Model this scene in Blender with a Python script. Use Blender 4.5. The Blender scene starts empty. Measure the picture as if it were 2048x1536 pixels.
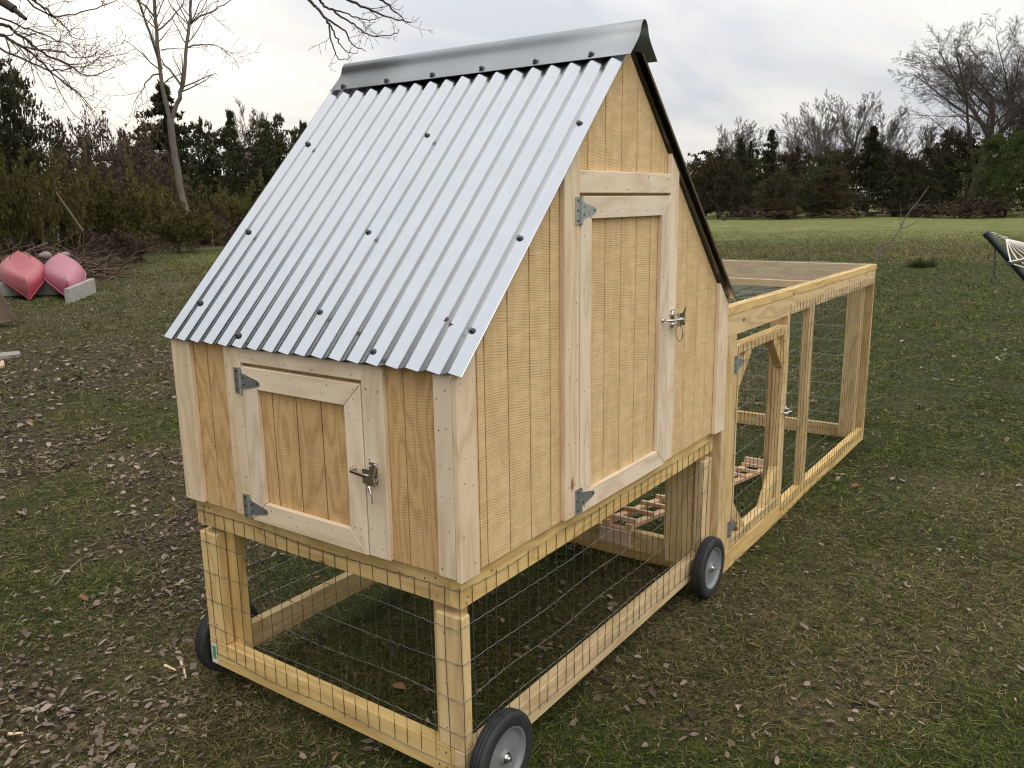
import bpy, bmesh, math, random
import numpy as np
from mathutils import Matrix, Vector

random.seed(7)
rng = np.random.default_rng(11)
sc = bpy.context.scene
C = sc.collection
IN = 0.0254
GZ = 3.5                      # inches from the ground up to the underside of the coop's bottom rail

# ------------------------------------------------------------------ camera
CAM = np.array([-1.53568, -1.25783, 1.61208])
FPX = 1681.6                  # focal length in pixels of a 2048 px wide frame
cam_d = bpy.data.cameras.new('camera')
cam_d.sensor_width = 36.0
cam_d.lens = 36.0 * FPX / 2048.0
cam_d.clip_start = 0.05
cam_d.clip_end = 2000
cam = bpy.data.objects.new('camera', cam_d)
cam.location = CAM
cam.rotation_euler = (1.35832639, 0.0145617, -0.95792792)
C.objects.link(cam)
sc.camera = cam
CR = np.array(cam.rotation_euler.to_matrix())

# ------------------------------------------------------------------ sky and sun
SUN_AZ = math.radians(-118.0)          # direction the light comes from (angle from +X in the ground plane)
SUN_EL = math.radians(52.0)
w = bpy.data.worlds.new('World')
sc.world = w
w.use_nodes = True
nt = w.node_tree
nt.nodes.clear()
def N(tree, typ, **kw):
    n = tree.nodes.new(typ)
    for k, v in kw.items():
        setattr(n, k, v)
    return n
def setin(n, **kw):
    for k, v in kw.items():
        n.inputs[k.replace('_', ' ')].default_value = v
wo = N(nt, 'ShaderNodeOutputWorld')
bg = N(nt, 'ShaderNodeBackground')
nt.links.new(bg.outputs[0], wo.inputs[0])
sky = N(nt, 'ShaderNodeTexSky', sky_type='NISHITA', sun_disc=False)
sky.sun_elevation = SUN_EL
sky.sun_rotation = math.pi / 2 - SUN_AZ
sky.air_density = 1.0; sky.dust_density = 3.0
tc = N(nt, 'ShaderNodeTexCoord')
sep = N(nt, 'ShaderNodeSeparateXYZ')
nt.links.new(tc.outputs['Generated'], sep.inputs[0])
def M(tree, op, a, b=None, c=None, clamp=False):
    n = tree.nodes.new('ShaderNodeMath'); n.operation = op; n.use_clamp = clamp
    for i, v in enumerate((a, b, c)):
        if v is None: continue
        if isinstance(v, (int, float)): n.inputs[i].default_value = v
        else: tree.links.new(v, n.inputs[i])
    return n.outputs[0]
zup = M(nt, 'MAXIMUM', sep.outputs['Z'], 0.0)
den = M(nt, 'ADD', zup, 0.16)
cmb = N(nt, 'ShaderNodeCombineXYZ')
nt.links.new(M(nt, 'DIVIDE', sep.outputs['X'], den), cmb.inputs[0])
nt.links.new(M(nt, 'DIVIDE', sep.outputs['Y'], den), cmb.inputs[1])
cn = N(nt, 'ShaderNodeTexNoise')
setin(cn, Scale=0.62, Detail=6.0, Roughness=0.52, Distortion=0.35)
mp = N(nt, 'ShaderNodeMapping')
mp.inputs['Rotation'].default_value = (0, 0, math.radians(20))
mp.inputs['Scale'].default_value = (1.0, 2.1, 1.0)
mp.inputs['Location'].default_value = (3.1, 1.7, 0.0)
nt.links.new(cmb.outputs[0], mp.inputs[0]); nt.links.new(mp.outputs[0], cn.inputs['Vector'])
cr = N(nt, 'ShaderNodeValToRGB')
cr.color_ramp.elements[0].position = 0.36; cr.color_ramp.elements[0].color = (0.565, 0.585, 0.625, 1)
cr.color_ramp.elements[1].position = 0.64; cr.color_ramp.elements[1].color = (0.88, 0.85, 0.79, 1)
e = cr.color_ramp.elements.new(0.5); e.color = (0.735, 0.73, 0.725, 1)
nt.links.new(cn.outputs['Fac'], cr.inputs[0])
# the bright thin place in the cloud sheet, low in the sky behind the left trees
gd = CR @ np.array([(215 - 1024) / FPX, -(95 - 768) / FPX, -1.0]); gd /= np.linalg.norm(gd)
dotn = N(nt, 'ShaderNodeVectorMath', operation='DOT_PRODUCT')
nt.links.new(tc.outputs['Generated'], dotn.inputs[0]); dotn.inputs[1].default_value = tuple(gd)
g1 = M(nt, 'POWER', M(nt, 'MAXIMUM', dotn.outputs['Value'], 0.0), 55.0)
g2 = M(nt, 'POWER', M(nt, 'MAXIMUM', dotn.outputs['Value'], 0.0), 9.0)
glow = M(nt, 'ADD', M(nt, 'MULTIPLY', g1, 0.36), M(nt, 'MULTIPLY', g2, 0.04))
gc = N(nt, 'ShaderNodeVectorMath', operation='SCALE')
gc.inputs[0].default_value = (1.0, 0.78, 0.46)
nt.links.new(glow, gc.inputs['Scale'])
addv = N(nt, 'ShaderNodeVectorMath', operation='ADD')
nt.links.new(cr.outputs[0], addv.inputs[0]); nt.links.new(gc.outputs[0], addv.inputs[1])
# an overcast sky grows brighter towards the zenith
grad = M(nt, 'MULTIPLY_ADD', M(nt, 'POWER', zup, 1.15), 1.9, 0.88)
sc1 = N(nt, 'ShaderNodeVectorMath', operation='SCALE')
nt.links.new(addv.outputs[0], sc1.inputs[0]); nt.links.new(grad, sc1.inputs['Scale'])
skm = N(nt, 'ShaderNodeVectorMath', operation='SCALE'); skm.inputs['Scale'].default_value = 0.012
nt.links.new(sky.outputs[0], skm.inputs[0])
tot = N(nt, 'ShaderNodeVectorMath', operation='ADD')
nt.links.new(sc1.outputs[0], tot.inputs[0]); nt.links.new(skm.outputs[0], tot.inputs[1])
nt.links.new(tot.outputs[0], bg.inputs['Color'])
bg.inputs['Strength'].default_value = 1.0

sun_d = bpy.data.lights.new('sun', 'SUN')
sun_d.energy = 0.6
sun_d.angle = math.radians(35)
sun_d.color = (1.0, 0.91, 0.78)
sun = bpy.data.objects.new('sun', sun_d)
sdir = Vector((math.cos(SUN_AZ) * math.cos(SUN_EL), math.sin(SUN_AZ) * math.cos(SUN_EL), math.sin(SUN_EL)))
sun.rotation_euler = sdir.to_track_quat('Z', 'Y').to_euler()
sun.location = (0, 0, 30)
C.objects.link(sun)

sc.view_settings.view_transform = 'Standard'
sc.view_settings.look = 'None'
sc.view_settings.gamma = 1.0
sc.view_settings.exposure = 0.0
sc.render.engine = 'CYCLES'
sc.cycles.use_denoising = True
sc.cycles.max_bounces = 5
sc.cycles.diffuse_bounces = 3
sc.cycles.glossy_bounces = 3
sc.cycles.use_adaptive_sampling = True
sc.cycles.adaptive_threshold = 0.02
sc.cycles.filter_width = 1.15

# ------------------------------------------------------------------ helpers
def ray(x, y):
    return CR @ np.array([(x - 1024) / FPX, -(y - 768) / FPX, -1.0])
def at(x, y, depth):
    """world point seen at a photo pixel, at that depth (metres) in front of the camera"""
    return CAM + ray(x, y) * depth
def on_ground(x, y, z=0.0):
    r = ray(x, y)
    return CAM + r * ((z - CAM[2]) / r[2])

ROOT = {}
def thing(name, loc, label, cat, group=None):
    o = bpy.data.objects.new(name, None)
    o.empty_display_size = 0.1
    o.location = loc
    C.objects.link(o)
    o['label'] = label; o['category'] = cat
    if group: o['group'] = group
    ROOT[o.name] = Matrix.Translation(Vector(loc))
    return o
def part(name, parent, label=None):
    o = bpy.data.objects.new(name, None)
    o.empty_display_size = 0.05
    C.objects.link(o)
    o.parent = parent
    ROOT[o.name] = ROOT[parent.name]
    if label: o['label'] = label
    return o
def link(o, parent=None):
    C.objects.link(o)
    if parent is not None:
        o.parent = parent
        o.matrix_parent_inverse = ROOT[parent.name].inverted()
    return o
def tag(o, label, cat, group=None):
    o['label'] = label; o['category'] = cat
    if group: o['group'] = group
    return o

def mesh_arrays(name, V, F, mats=(), fmat=None, smooth=False):
    """V (n,3), F (m,k) numpy -> mesh"""
    V = np.asarray(V, dtype=np.float32); F = np.asarray(F, dtype=np.int32)
    me = bpy.data.meshes.new(name)
    m, k = F.shape
    me.vertices.add(len(V)); me.vertices.foreach_set('co', V.ravel())
    me.loops.add(m * k); me.loops.foreach_set('vertex_index', F.ravel())
    me.polygons.add(m); me.polygons.foreach_set('loop_start', np.arange(0, m * k, k, dtype=np.int32))
    if fmat is not None: me.polygons.foreach_set('material_index', np.asarray(fmat, dtype=np.int32))
    if smooth: me.polygons.foreach_set('use_smooth', np.ones(m, dtype=bool))
    me.update(calc_edges=True)
    for mt in mats: me.materials.append(mt)
    return me

AX = {'x': Vector((1, 0, 0)), 'y': Vector((0, 1, 0)), 'z': Vector((0, 0, 1))}
CYC = {'x': 'xyz', 'y': 'yzx', 'z': 'zxy'}
def frame(grain, origin):
    a, b, c = (AX[k] for k in CYC[grain])
    m = Matrix((a, b, c)).transposed().to_4x4()
    m.translation = origin
    return m
def I(x, y, z):
    return Vector((x * IN, y * IN, (z + GZ) * IN))

def prism(name, pts, ext, grain, mat, parent, bev=0.07, origin=None, jit=0.0):
    """pts: inch points of one face, ext: inch vector; local X runs along the grain"""
    P = [I(*p) for p in pts]; ex = Vector(ext) * IN
    ctr = sum(P, Vector()) / len(P) + ex * 0.5 if origin is None else I(*origin)
    m = frame(grain, ctr); mi = m.inverted()
    bm = bmesh.new()
    lo = [bm.verts.new(mi @ p) for p in P]
    hi = [bm.verts.new(mi @ (p + ex)) for p in P]
    n = len(P)
    bm.faces.new(lo); bm.faces.new(hi[::-1])
    for i in range(n):
        bm.faces.new((lo[i], hi[i], hi[(i + 1) % n], lo[(i + 1) % n])[::-1])
    bmesh.ops.recalc_face_normals(bm, faces=bm.faces)
    if bev:
        bmesh.ops.bevel(bm, geom=list(bm.edges), offset=bev * IN, segments=1, affect='EDGES', profile=0.5)
    me = bpy.data.meshes.new(name); bm.to_mesh(me); bm.free()
    me.materials.append(mat)
    o = bpy.data.objects.new(name, me)
    o.matrix_basis = m
    if jit:
        o.matrix_basis = m @ Matrix.Rotation(random.gauss(0, jit), 4, 'X') @ Matrix.Rotation(random.gauss(0, jit), 4, 'Y')
    return link(o, parent)

def board(name, x0, x1, y0, y1, z0, z1, mat, parent, bev=0.08, grain=None, jit=0.0):
    if grain is None:
        d = {'x': x1 - x0, 'y': y1 - y0, 'z': z1 - z0}
        grain = max(d, key=d.get)
    pts = [(x0, y0, z0), (x1, y0, z0), (x1, y1, z0), (x0, y1, z0)]
    return prism(name, pts, (0, 0, z1 - z0), grain, mat, parent, bev, jit=jit)

def tubes(P0, P1, R0, R1, k=4):
    """many straight tapered tubes -> verts, quads"""
    P0 = np.asarray(P0, float); P1 = np.asarray(P1, float)
    n = len(P0)
    R0 = np.broadcast_to(np.asarray(R0, float), (n,)); R1 = np.broadcast_to(np.asarray(R1, float), (n,))
    d = P1 - P0; L = np.linalg.norm(d, axis=1, keepdims=True); d = d / np.maximum(L, 1e-9)
    ref = np.where(np.abs(d[:, 2:3]) > 0.9, np.array([[1.0, 0, 0]]), np.array([[0, 0, 1.0]]))
    u = np.cross(d, ref); u /= np.linalg.norm(u, axis=1, keepdims=True); v = np.cross(d, u)
    a = np.arange(k) * 2 * np.pi / k
    ring = u[:, None, :] * np.cos(a)[None, :, None] + v[:, None, :] * np.sin(a)[None, :, None]
    V = np.concatenate([P0[:, None] + ring * R0[:, None, None], P1[:, None] + ring * R1[:, None, None]], axis=1)
    base = (np.arange(n) * 2 * k)[:, None]
    i = np.arange(k); j = (i + 1) % k
    q = np.stack([i, j, j + k, i + k], axis=1)
    F = (base[:, None, :] + q[None]).reshape(-1, 4)
    return V.reshape(-1, 3), F
def sweep(pts, r, k=6, cap=True):
    """one continuous tube along a polyline, radius scalar or per point"""
    pts = np.asarray(pts, float); n = len(pts)
    r = np.broadcast_to(np.asarray(r, float), (n,))
    t = np.gradient(pts, axis=0); t /= np.maximum(np.linalg.norm(t, axis=1, keepdims=True), 1e-9)
    u = np.cross(t[0], [0, 0, 1.0] if abs(t[0][2]) < 0.9 else [1.0, 0, 0]); u /= np.linalg.norm(u)
    V = []; a = np.arange(k) * 2 * np.pi / k
    for i in range(n):
        u = u - t[i] * np.dot(u, t[i]); u /= max(np.linalg.norm(u), 1e-9)
        v = np.cross(t[i], u)
        V.append(pts[i] + r[i] * (np.cos(a)[:, None] * u + np.sin(a)[:, None] * v))
    V = np.concatenate(V)
    F = [(i * k + j, i * k + (j + 1) % k, (i + 1) * k + (j + 1) % k, (i + 1) * k + j) for i in range(n - 1) for j in range(k)]
    if cap:
        V = np.vstack([V, pts[0], pts[-1]]); c0 = n * k; c1 = c0 + 1
        for j in range(k):
            jj = (j + 1) % k
            F.append((c0, jj, j, j)); F.append((c1, (n - 1) * k + j, (n - 1) * k + jj, (n - 1) * k + jj))
    return V, F
class MB:
    """collects loose geometry for one mesh, several materials"""
    def __init__(s): s.v = []; s.f = []; s.m = []; s.n = 0
    def add(s, V, F, mi=0):
        V = np.asarray(V, float)
        for f in F:
            ff = []
            for i in f:
                if not ff or (i + s.n) != ff[-1]: ff.append(int(i) + s.n)
            if len(ff) > 2: s.f.append(ff); s.m.append(mi)
        s.v.append(V); s.n += len(V)
    def box(s, x0, x1, y0, y1, z0, z1, mi=0):
        V = [(x, y, z) for x in (x0, x1) for y in (y0, y1) for z in (z0, z1)]
        s.add(V, [(0, 1, 3, 2), (4, 6, 7, 5), (0, 4, 5, 1), (2, 3, 7, 6), (0, 2, 6, 4), (1, 5, 7, 3)], mi)
    def tube(s, pts, r, k=8, mi=0): 
        V, F = sweep(pts, r, k); s.add(V, F, mi)
    def build(s, name, mats, parent=None, smooth=True, matrix=None):
        me = bpy.data.meshes.new(name)
        me.from_pydata(np.concatenate(s.v).tolist(), [], s.f)
        for mt in mats: me.materials.append(mt)
        me.polygons.foreach_set('material_index', s.m)
        if smooth:
            me.polygons.foreach_set('use_smooth', [True] * len(s.f))
            me.set_sharp_from_angle(angle=math.radians(35))
        me.update()
        o = bpy.data.objects.new(name, me)
        if matrix is not None: o.matrix_basis = matrix
        return link(o, parent)

# value noise for the ground
def _hash(ix, iy, s):
    h = (ix * 374761393 + iy * 668265263 + s * 1442695041) & 0xFFFFFFFF
    h = ((h ^ (h >> 13)) * 1274126177) & 0xFFFFFFFF
    return ((h ^ (h >> 16)) & 0xFFFF) / 65535.0
def vnoise(x, y, s=0):
    ix = np.floor(x).astype(np.int64); iy = np.floor(y).astype(np.int64)
    fx = x - ix; fy = y - iy
    fx = fx * fx * (3 - 2 * fx); fy = fy * fy * (3 - 2 * fy)
    a = _hash(ix, iy, s); b = _hash(ix + 1, iy, s); c = _hash(ix, iy + 1, s); d = _hash(ix + 1, iy + 1, s)
    return (a + (b - a) * fx) * (1 - fy) + (c + (d - c) * fx) * fy
def fbm(x, y, s=0, o=4):
    t = 0; a = 0.5; n = 0
    for i in range(o):
        t = t + a * vnoise(x, y, s + i * 17); n += a; a *= 0.5; x = x * 2.03 + 5.1; y = y * 2.03 - 3.7
    return t / n
def sstep(a, b, x):
    t = np.clip((x - a) / (b - a), 0, 1); return t * t * (3 - 2 * t)

# ------------------------------------------------------------------ materials
def new_mat(name):
    m = bpy.data.materials.new(name); m.use_nodes = True
    t = m.node_tree; b = t.nodes['Principled BSDF']
    return m, t, b
def plain(name, col, rough=0.6, metal=0.0, noise=0.0, nscale=8.0, bump=0.0, bscale=60.0, spec=0.5):
    m, t, b = new_mat(name)
    b.inputs['Roughness'].default_value = rough; b.inputs['Metallic'].default_value = metal
    b.inputs['Specular IOR Level'].default_value = spec
    b.inputs['Base Color'].default_value = (*col, 1)
    tcn = N(t, 'ShaderNodeTexCoord')
    if noise:
        n = N(t, 'ShaderNodeTexNoise'); setin(n, Scale=nscale, Detail=5.0)
        t.links.new(tcn.outputs['Object'], n.inputs['Vector'])
        r = N(t, 'ShaderNodeMapRange'); setin(r, From_Min=0.3, From_Max=0.7, To_Min=1 - noise, To_Max=1 + noise)
        t.links.new(n.outputs['Fac'], r.inputs[0])
        s = N(t, 'ShaderNodeVectorMath', operation='SCALE'); s.inputs[0].default_value = col
        t.links.new(r.outputs[0], s.inputs['Scale']); t.links.new(s.outputs[0], b.inputs['Base Color'])
    if bump:
        n2 = N(t, 'ShaderNodeTexNoise'); setin(n2, Scale=bscale, Detail=4.0)
        t.links.new(tcn.outputs['Object'], n2.inputs['Vector'])
        bp = N(t, 'ShaderNodeBump'); setin(bp, Strength=bump, Distance=0.004)
        t.links.new(n2.outputs['Fac'], bp.inputs['Height']); t.links.new(bp.outputs[0], b.inputs['Normal'])
    return m

def wood(name, light, dark, knot, rand=True, rings=7.0, knots=0.10, saw=0.0, ringmix=0.75, rough=0.72, hue=0.12, bands=0.0, bump=0.25):
    """local X runs along the grain"""
    m, t, b = new_mat(name)
    b.inputs['Roughness'].default_value = rough
    b.inputs['Specular IOR Level'].default_value = 0.25
    tcn = N(t, 'ShaderNodeTexCoord')
    vec = tcn.outputs['Object']
    oi = N(t, 'ShaderNodeObjectInfo')
    if rand:
        off = N(t, 'ShaderNodeVectorMath', operation='SCALE'); off.inputs[0].default_value = (17.0, 9.3, 5.7)
        t.links.new(oi.outputs['Random'], off.inputs['Scale'])
        ad = N(t, 'ShaderNodeVectorMath', operation='ADD')
        t.links.new(vec, ad.inputs[0]); t.links.new(off.outputs[0], ad.inputs[1]); vec = ad.outputs[0]
    def stretched(scale, detail, dist=0.0, rough_=0.5):
        mpn = N(t, 'ShaderNodeMapping'); mpn.inputs['Scale'].default_value = scale
        t.links.new(vec, mpn.inputs[0])
        n = N(t, 'ShaderNodeTexNoise'); setin(n, Scale=1.0, Detail=detail, Distortion=dist, Roughness=rough_)
        t.links.new(mpn.outputs[0], n.inputs['Vector']); return n.outputs['Fac']
    big = stretched((1.6, 9.0, 9.0), 2.0, 0.3)
    ring = M(t, 'PINGPONG', M(t, 'MULTIPLY', big, rings * 2.0), 1.0)
    ring = M(t, 'POWER', ring, 1.6)
    fib = stretched((6.0, 260.0, 260.0), 3.0)
    tone = stretched((1.1, 5.0, 5.0), 2.0)
    fac = M(t, 'MULTIPLY', ring, ringmix)
    fac = M(t, 'ADD', fac, M(t, 'MULTIPLY', M(t, 'SUBTRACT', fib, 0.5), 0.5))
    fac = M(t, 'ADD', fac, M(t, 'MULTIPLY', M(t, 'SUBTRACT', tone, 0.5), 0.55), clamp=True)
    mix = N(t, 'ShaderNodeMix', data_type='RGBA')
    mix.inputs['A'].default_value = (*light, 1); mix.inputs['B'].default_value = (*dark, 1)
    t.links.new(fac, mix.inputs['Factor'])
    col = mix.outputs['Result']
    hgt = fib
    if saw:
        sx = N(t, 'ShaderNodeSeparateXYZ'); t.links.new(vec, sx.inputs[0])
        wv_ = stretched((9.0, 3.5, 3.5), 2.0)
        ph_ = M(t, 'ADD', M(t, 'MULTIPLY', sx.outputs['X'], 880.0), M(t, 'ADD', M(t, 'MULTIPLY', sx.outputs['Y'], 75.0), M(t, 'MULTIPLY', sx.outputs['Z'], 75.0)))
        sn_ = M(t, 'MULTIPLY_ADD', M(t, 'SINE', M(t, 'ADD', ph_, M(t, 'MULTIPLY', wv_, 26.0))), 0.5, 0.5)
        s1 = M(t, 'MULTIPLY', sn_, sstep_node(t, stretched((40.0, 14.0, 14.0), 4.0), 0.30, 0.62))
        mixs = N(t, 'ShaderNodeMix', data_type='RGBA'); t.links.new(M(t, 'MULTIPLY', s1, saw * 0.42), mixs.inputs['Factor'])
        t.links.new(col, mixs.inputs['A']); mixs.inputs['B'].default_value = (*[c * 0.62 for c in dark], 1)
        d1 = sstep_node(t, stretched((330.0, 34.0, 34.0), 2.0), 0.66, 0.76)
        mixd = N(t, 'ShaderNodeMix', data_type='RGBA'); t.links.new(M(t, 'MULTIPLY', d1, saw * 0.7), mixd.inputs['Factor'])
        t.links.new(mixs.outputs['Result'], mixd.inputs['A']); mixd.inputs['B'].default_value = (*[c * 0.45 for c in dark], 1)
        s3 = stretched((170.0, 7.0, 7.0), 3.0, 0.2)
        mixl = N(t, 'ShaderNodeMix', data_type='RGBA'); t.links.new(M(t, 'MULTIPLY', sstep_node(t, s3, 0.55, 0.75), saw * 0.5), mixl.inputs['Factor'])
        t.links.new(mixd.outputs['Result'], mixl.inputs['A']); mixl.inputs['B'].default_value = (*[min(1, c * 1.18) for c in light], 1)
        col = mixl.outputs['Result']
        hgt = M(t, 'SUBTRACT', M(t, 'MULTIPLY', fib, 0.4), M(t, 'MULTIPLY', s1, 0.7))
    if knots:
        mpn = N(t, 'ShaderNodeMapping'); mpn.inputs['Scale'].default_value = (3.0, 6.5, 6.5)
        t.links.new(vec, mpn.inputs[0])
        vo = N(t, 'ShaderNodeTexVoronoi'); setin(vo, Scale=1.0, Randomness=1.0)
        t.links.new(mpn.outputs[0], vo.inputs['Vector'])
        k = N(t, 'ShaderNodeMapRange', interpolation_type='SMOOTHSTEP'); setin(k, From_Min=knots * 0.45, From_Max=knots, To_Min=0.9, To_Max=0.0)
        t.links.new(vo.outputs['Distance'], k.inputs[0])
        mk = N(t, 'ShaderNodeMix', data_type='RGBA'); t.links.new(k.outputs[0], mk.inputs['Factor'])
        t.links.new(col, mk.inputs['A']); mk.inputs['B'].default_value = (*knot, 1); col = mk.outputs['Result']
    hs = N(t, 'ShaderNodeHueSaturation')
    v = M(t, 'MULTIPLY_ADD', oi.outputs['Random'], hue * 2, 1 - hue)
    t.links.new(v, hs.inputs['Value']); t.links.new(col, hs.inputs['Color'])
    if rand: t.links.new(M(t, 'MULTIPLY_ADD', M(t, 'FRACT', M(t, 'MULTIPLY', oi.outputs['Random'], 7.31)), 0.25, 0.88), hs.inputs['Saturation'])
    t.links.new(hs.outputs[0], b.inputs['Base Color'])
    bp = N(t, 'ShaderNodeBump'); setin(bp, Strength=bump, Distance=0.0015)
    t.links.new(hgt, bp.inputs['Height']); t.links.new(bp.outputs[0], b.inputs['Normal'])
    return m
def sstep_node(t, sock, a, b_):
    r = N(t, 'ShaderNodeMapRange', interpolation_type='SMOOTHSTEP'); setin(r, From_Min=a, From_Max=b_, To_Min=0.0, To_Max=1.0)
    t.links.new(sock, r.inputs[0]); return r.outputs[0]

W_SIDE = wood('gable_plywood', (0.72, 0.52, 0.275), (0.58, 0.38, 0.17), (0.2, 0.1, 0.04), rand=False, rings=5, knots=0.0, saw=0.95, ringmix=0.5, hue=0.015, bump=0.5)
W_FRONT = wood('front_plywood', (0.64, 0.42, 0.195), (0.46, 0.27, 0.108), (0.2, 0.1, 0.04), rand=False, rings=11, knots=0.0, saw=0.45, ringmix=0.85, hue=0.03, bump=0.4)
W_TRIM = wood('spruce_trim', (0.79, 0.645, 0.47), (0.62, 0.46, 0.295), (0.26, 0.12, 0.055), rings=6, knots=0.085, ringmix=0.75, hue=0.07, bump=0.2)
W_TREAT = wood('treated_pine', (0.66, 0.475, 0.22), (0.42, 0.27, 0.11), (0.15, 0.075, 0.03), rings=7, knots=0.075, ringmix=0.65, hue=0.10, bump=0.2)
W_RAMP = wood('ramp_cedar', (0.62, 0.44, 0.29), (0.46, 0.27, 0.16), (0.25, 0.1, 0.05), rings=4, knots=0.0, ringmix=0.5, hue=0.1)
W_GREY = wood('weathered_board', (0.30, 0.27, 0.23), (0.17, 0.145, 0.12), (0.08, 0.06, 0.05), rings=6, knots=0.06, hue=0.1)
GALV = plain('galvanised_sheet', (0.37, 0.385, 0.405), rough=0.22, metal=1.0, noise=0.03, nscale=14.0, bump=0.06, bscale=5)
def rough_var(m, lo, hi, scale):
    t = m.node_tree; tcn = N(t, 'ShaderNodeTexCoord'); n = N(t, 'ShaderNodeTexNoise'); setin(n, Scale=scale, Detail=6.0, Roughness=0.65)
    t.links.new(tcn.outputs['Object'], n.inputs['Vector'])
    r = N(t, 'ShaderNodeMapRange'); setin(r, From_Min=0.3, From_Max=0.7, To_Min=lo, To_Max=hi); t.links.new(n.outputs['Fac'], r.inputs[0])
    t.links.new(r.outputs[0], t.nodes['Principled BSDF'].inputs['Roughness'])
rough_var(GALV, 0.17, 0.28, 5.0)
CAPM = plain('dull_galvanised_cap', (0.27, 0.285, 0.295), rough=0.5, metal=1.0, noise=0.05, nscale=7.0)
ZINC = plain('zinc_hardware', (0.50, 0.52, 0.51), rough=0.5, metal=1.0, noise=0.08, nscale=40)
CHROME = plain('bright_zinc', (0.72, 0.72, 0.70), rough=0.18, metal=1.0)
DARKM = plain('dark_steel', (0.055, 0.055, 0.06), rough=0.5, metal=0.6)
WIRE = plain('wire_zinc', (0.36, 0.36, 0.35), rough=0.32, metal=1.0)
NAIL = plain('nail_hole', (0.07, 0.04, 0.025), rough=0.8)
RUBBER = plain('black_rubber', (0.022, 0.022, 0.024), rough=0.7, noise=0.35, nscale=30, bump=0.2, bscale=120)
RIMM = plain('grey_painted_steel', (0.20, 0.205, 0.21), rough=0.42, noise=0.06, nscale=20)
INNER = plain('unlit_backing', (0.10, 0.06, 0.03), rough=0.9)
CONC = plain('concrete', (0.36, 0.34, 0.31), rough=0.9, noise=0.15, nscale=9, bump=0.4, bscale=40)
ROPE = plain('white_rope', (0.72, 0.70, 0.63), rough=0.9)
TEAL = plain('dark_green_pipe', (0.012, 0.022, 0.028), rough=0.45, noise=0.2, nscale=20)
LABELG = plain('green_label', (0.05, 0.30, 0.12), rough=0.6)
LABELW = plain('white_label', (0.75, 0.75, 0.75), rough=0.6)
CANOE_R = plain('faded_red_plastic', (0.36, 0.048, 0.068), rough=0.42, noise=0.14, nscale=2.5)
CANOE_P = plain('faded_pink_plastic', (0.37, 0.10, 0.145), rough=0.45, noise=0.10, nscale=2.5)
SLIT = plain('hull_groove', (0.09, 0.02, 0.02), rough=0.8)
RUST = plain('rusty_brown_sheet', (0.085, 0.055, 0.035), rough=0.85, noise=0.3, nscale=6)

def bark(name, col, scale=30.0, var=0.25):
    return plain(name, col, rough=0.9, noise=var, nscale=scale, bump=0.3, bscale=25)
BARK_G = bark('grey_bark', (0.115, 0.098, 0.078))
BARK_D = bark('dark_bark', (0.060, 0.048, 0.037))
BARK_T = bark('twig_brown', (0.115, 0.082, 0.055))
BARK_F = bark('far_grey_bark', (0.125, 0.105, 0.092))
BARK_R = bark('reddish_twig', (0.115, 0.068, 0.052))

def leafmat(name, cols, tr=0.25, rough=0.75, gain=1.0):
    """random colour per loose leaf, from a list"""
    m, t, b = new_mat(name)
    g = N(t, 'ShaderNodeNewGeometry')
    r = N(t, 'ShaderNodeValToRGB'); r.color_ramp.interpolation = 'LINEAR'
    els = r.color_ramp.elements
    while len(els) < len(cols): els.new(0.5)
    for i, c in enumerate(cols):
        els[i].position = i / (len(cols) - 1); els[i].color = (*c, 1)
    t.links.new(g.outputs['Random Per Island'], r.inputs[0])
    oi = N(t, 'ShaderNodeObjectInfo'); hs = N(t, 'ShaderNodeHueSaturation')
    t.links.new(M(t, 'MULTIPLY_ADD', oi.outputs['Random'], 0.6, gain - 0.3), hs.inputs['Value']); t.links.new(r.outputs[0], hs.inputs['Color']); r = hs
    t.links.new(r.outputs[0], b.inputs['Base Color'])
    b.inputs['Roughness'].default_value = rough
    b.inputs['Specular IOR Level'].default_value = 0.2
    if tr:
        tl = N(t, 'ShaderNodeBsdfTranslucent'); t.links.new(r.outputs[0], tl.inputs[0])
        mx = N(t, 'ShaderNodeMixShader'); mx.inputs[0].default_value = tr
        t.links.new(b.outputs[0], mx.inputs[1]); t.links.new(tl.outputs[0], mx.inputs[2])
        t.links.new(mx.outputs[0], t.nodes['Material Output'].inputs[0])
    return m
CEDAR = leafmat('cedar_needles', [(0.020, 0.024, 0.011), (0.034, 0.040, 0.016), (0.056, 0.056, 0.022), (0.024, 0.029, 0.014)], tr=0.1, gain=1.25)
CEDAR_B = leafmat('brownish_cedar_needles', [(0.028, 0.028, 0.015), (0.050, 0.044, 0.020), (0.070, 0.052, 0.028), (0.030, 0.034, 0.016)], tr=0.1, gain=1.35)
PINE = leafmat('green_pine_needles', [(0.030, 0.044, 0.014), (0.055, 0.070, 0.020), (0.075, 0.085, 0.026)], tr=0.15)
BUDS = leafmat('olive_buds', [(0.040, 0.040, 0.013), (0.085, 0.080, 0.020), (0.055, 0.046, 0.020), (0.125, 0.110, 0.028)], tr=0.3, gain=1.5)
BUDS_B = leafmat('brown_twig_leaves', [(0.030, 0.023, 0.017), (0.055, 0.038, 0.026), (0.060, 0.050, 0.024), (0.040, 0.030, 0.023)], tr=0.15, gain=1.5)
LITTER = leafmat('dead_leaves', [(0.05, 0.036, 0.026), (0.15, 0.11, 0.082), (0.28, 0.215, 0.165), (0.08, 0.058, 0.044), (0.44, 0.355, 0.27), (0.22, 0.165, 0.13), (0.12, 0.08, 0.05), (0.33, 0.26, 0.20)], tr=0.1, gain=0.9)
ORANGE = leafmat('russet_leaves', [(0.17, 0.075, 0.035), (0.24, 0.135, 0.07)], tr=0.1)
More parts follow.
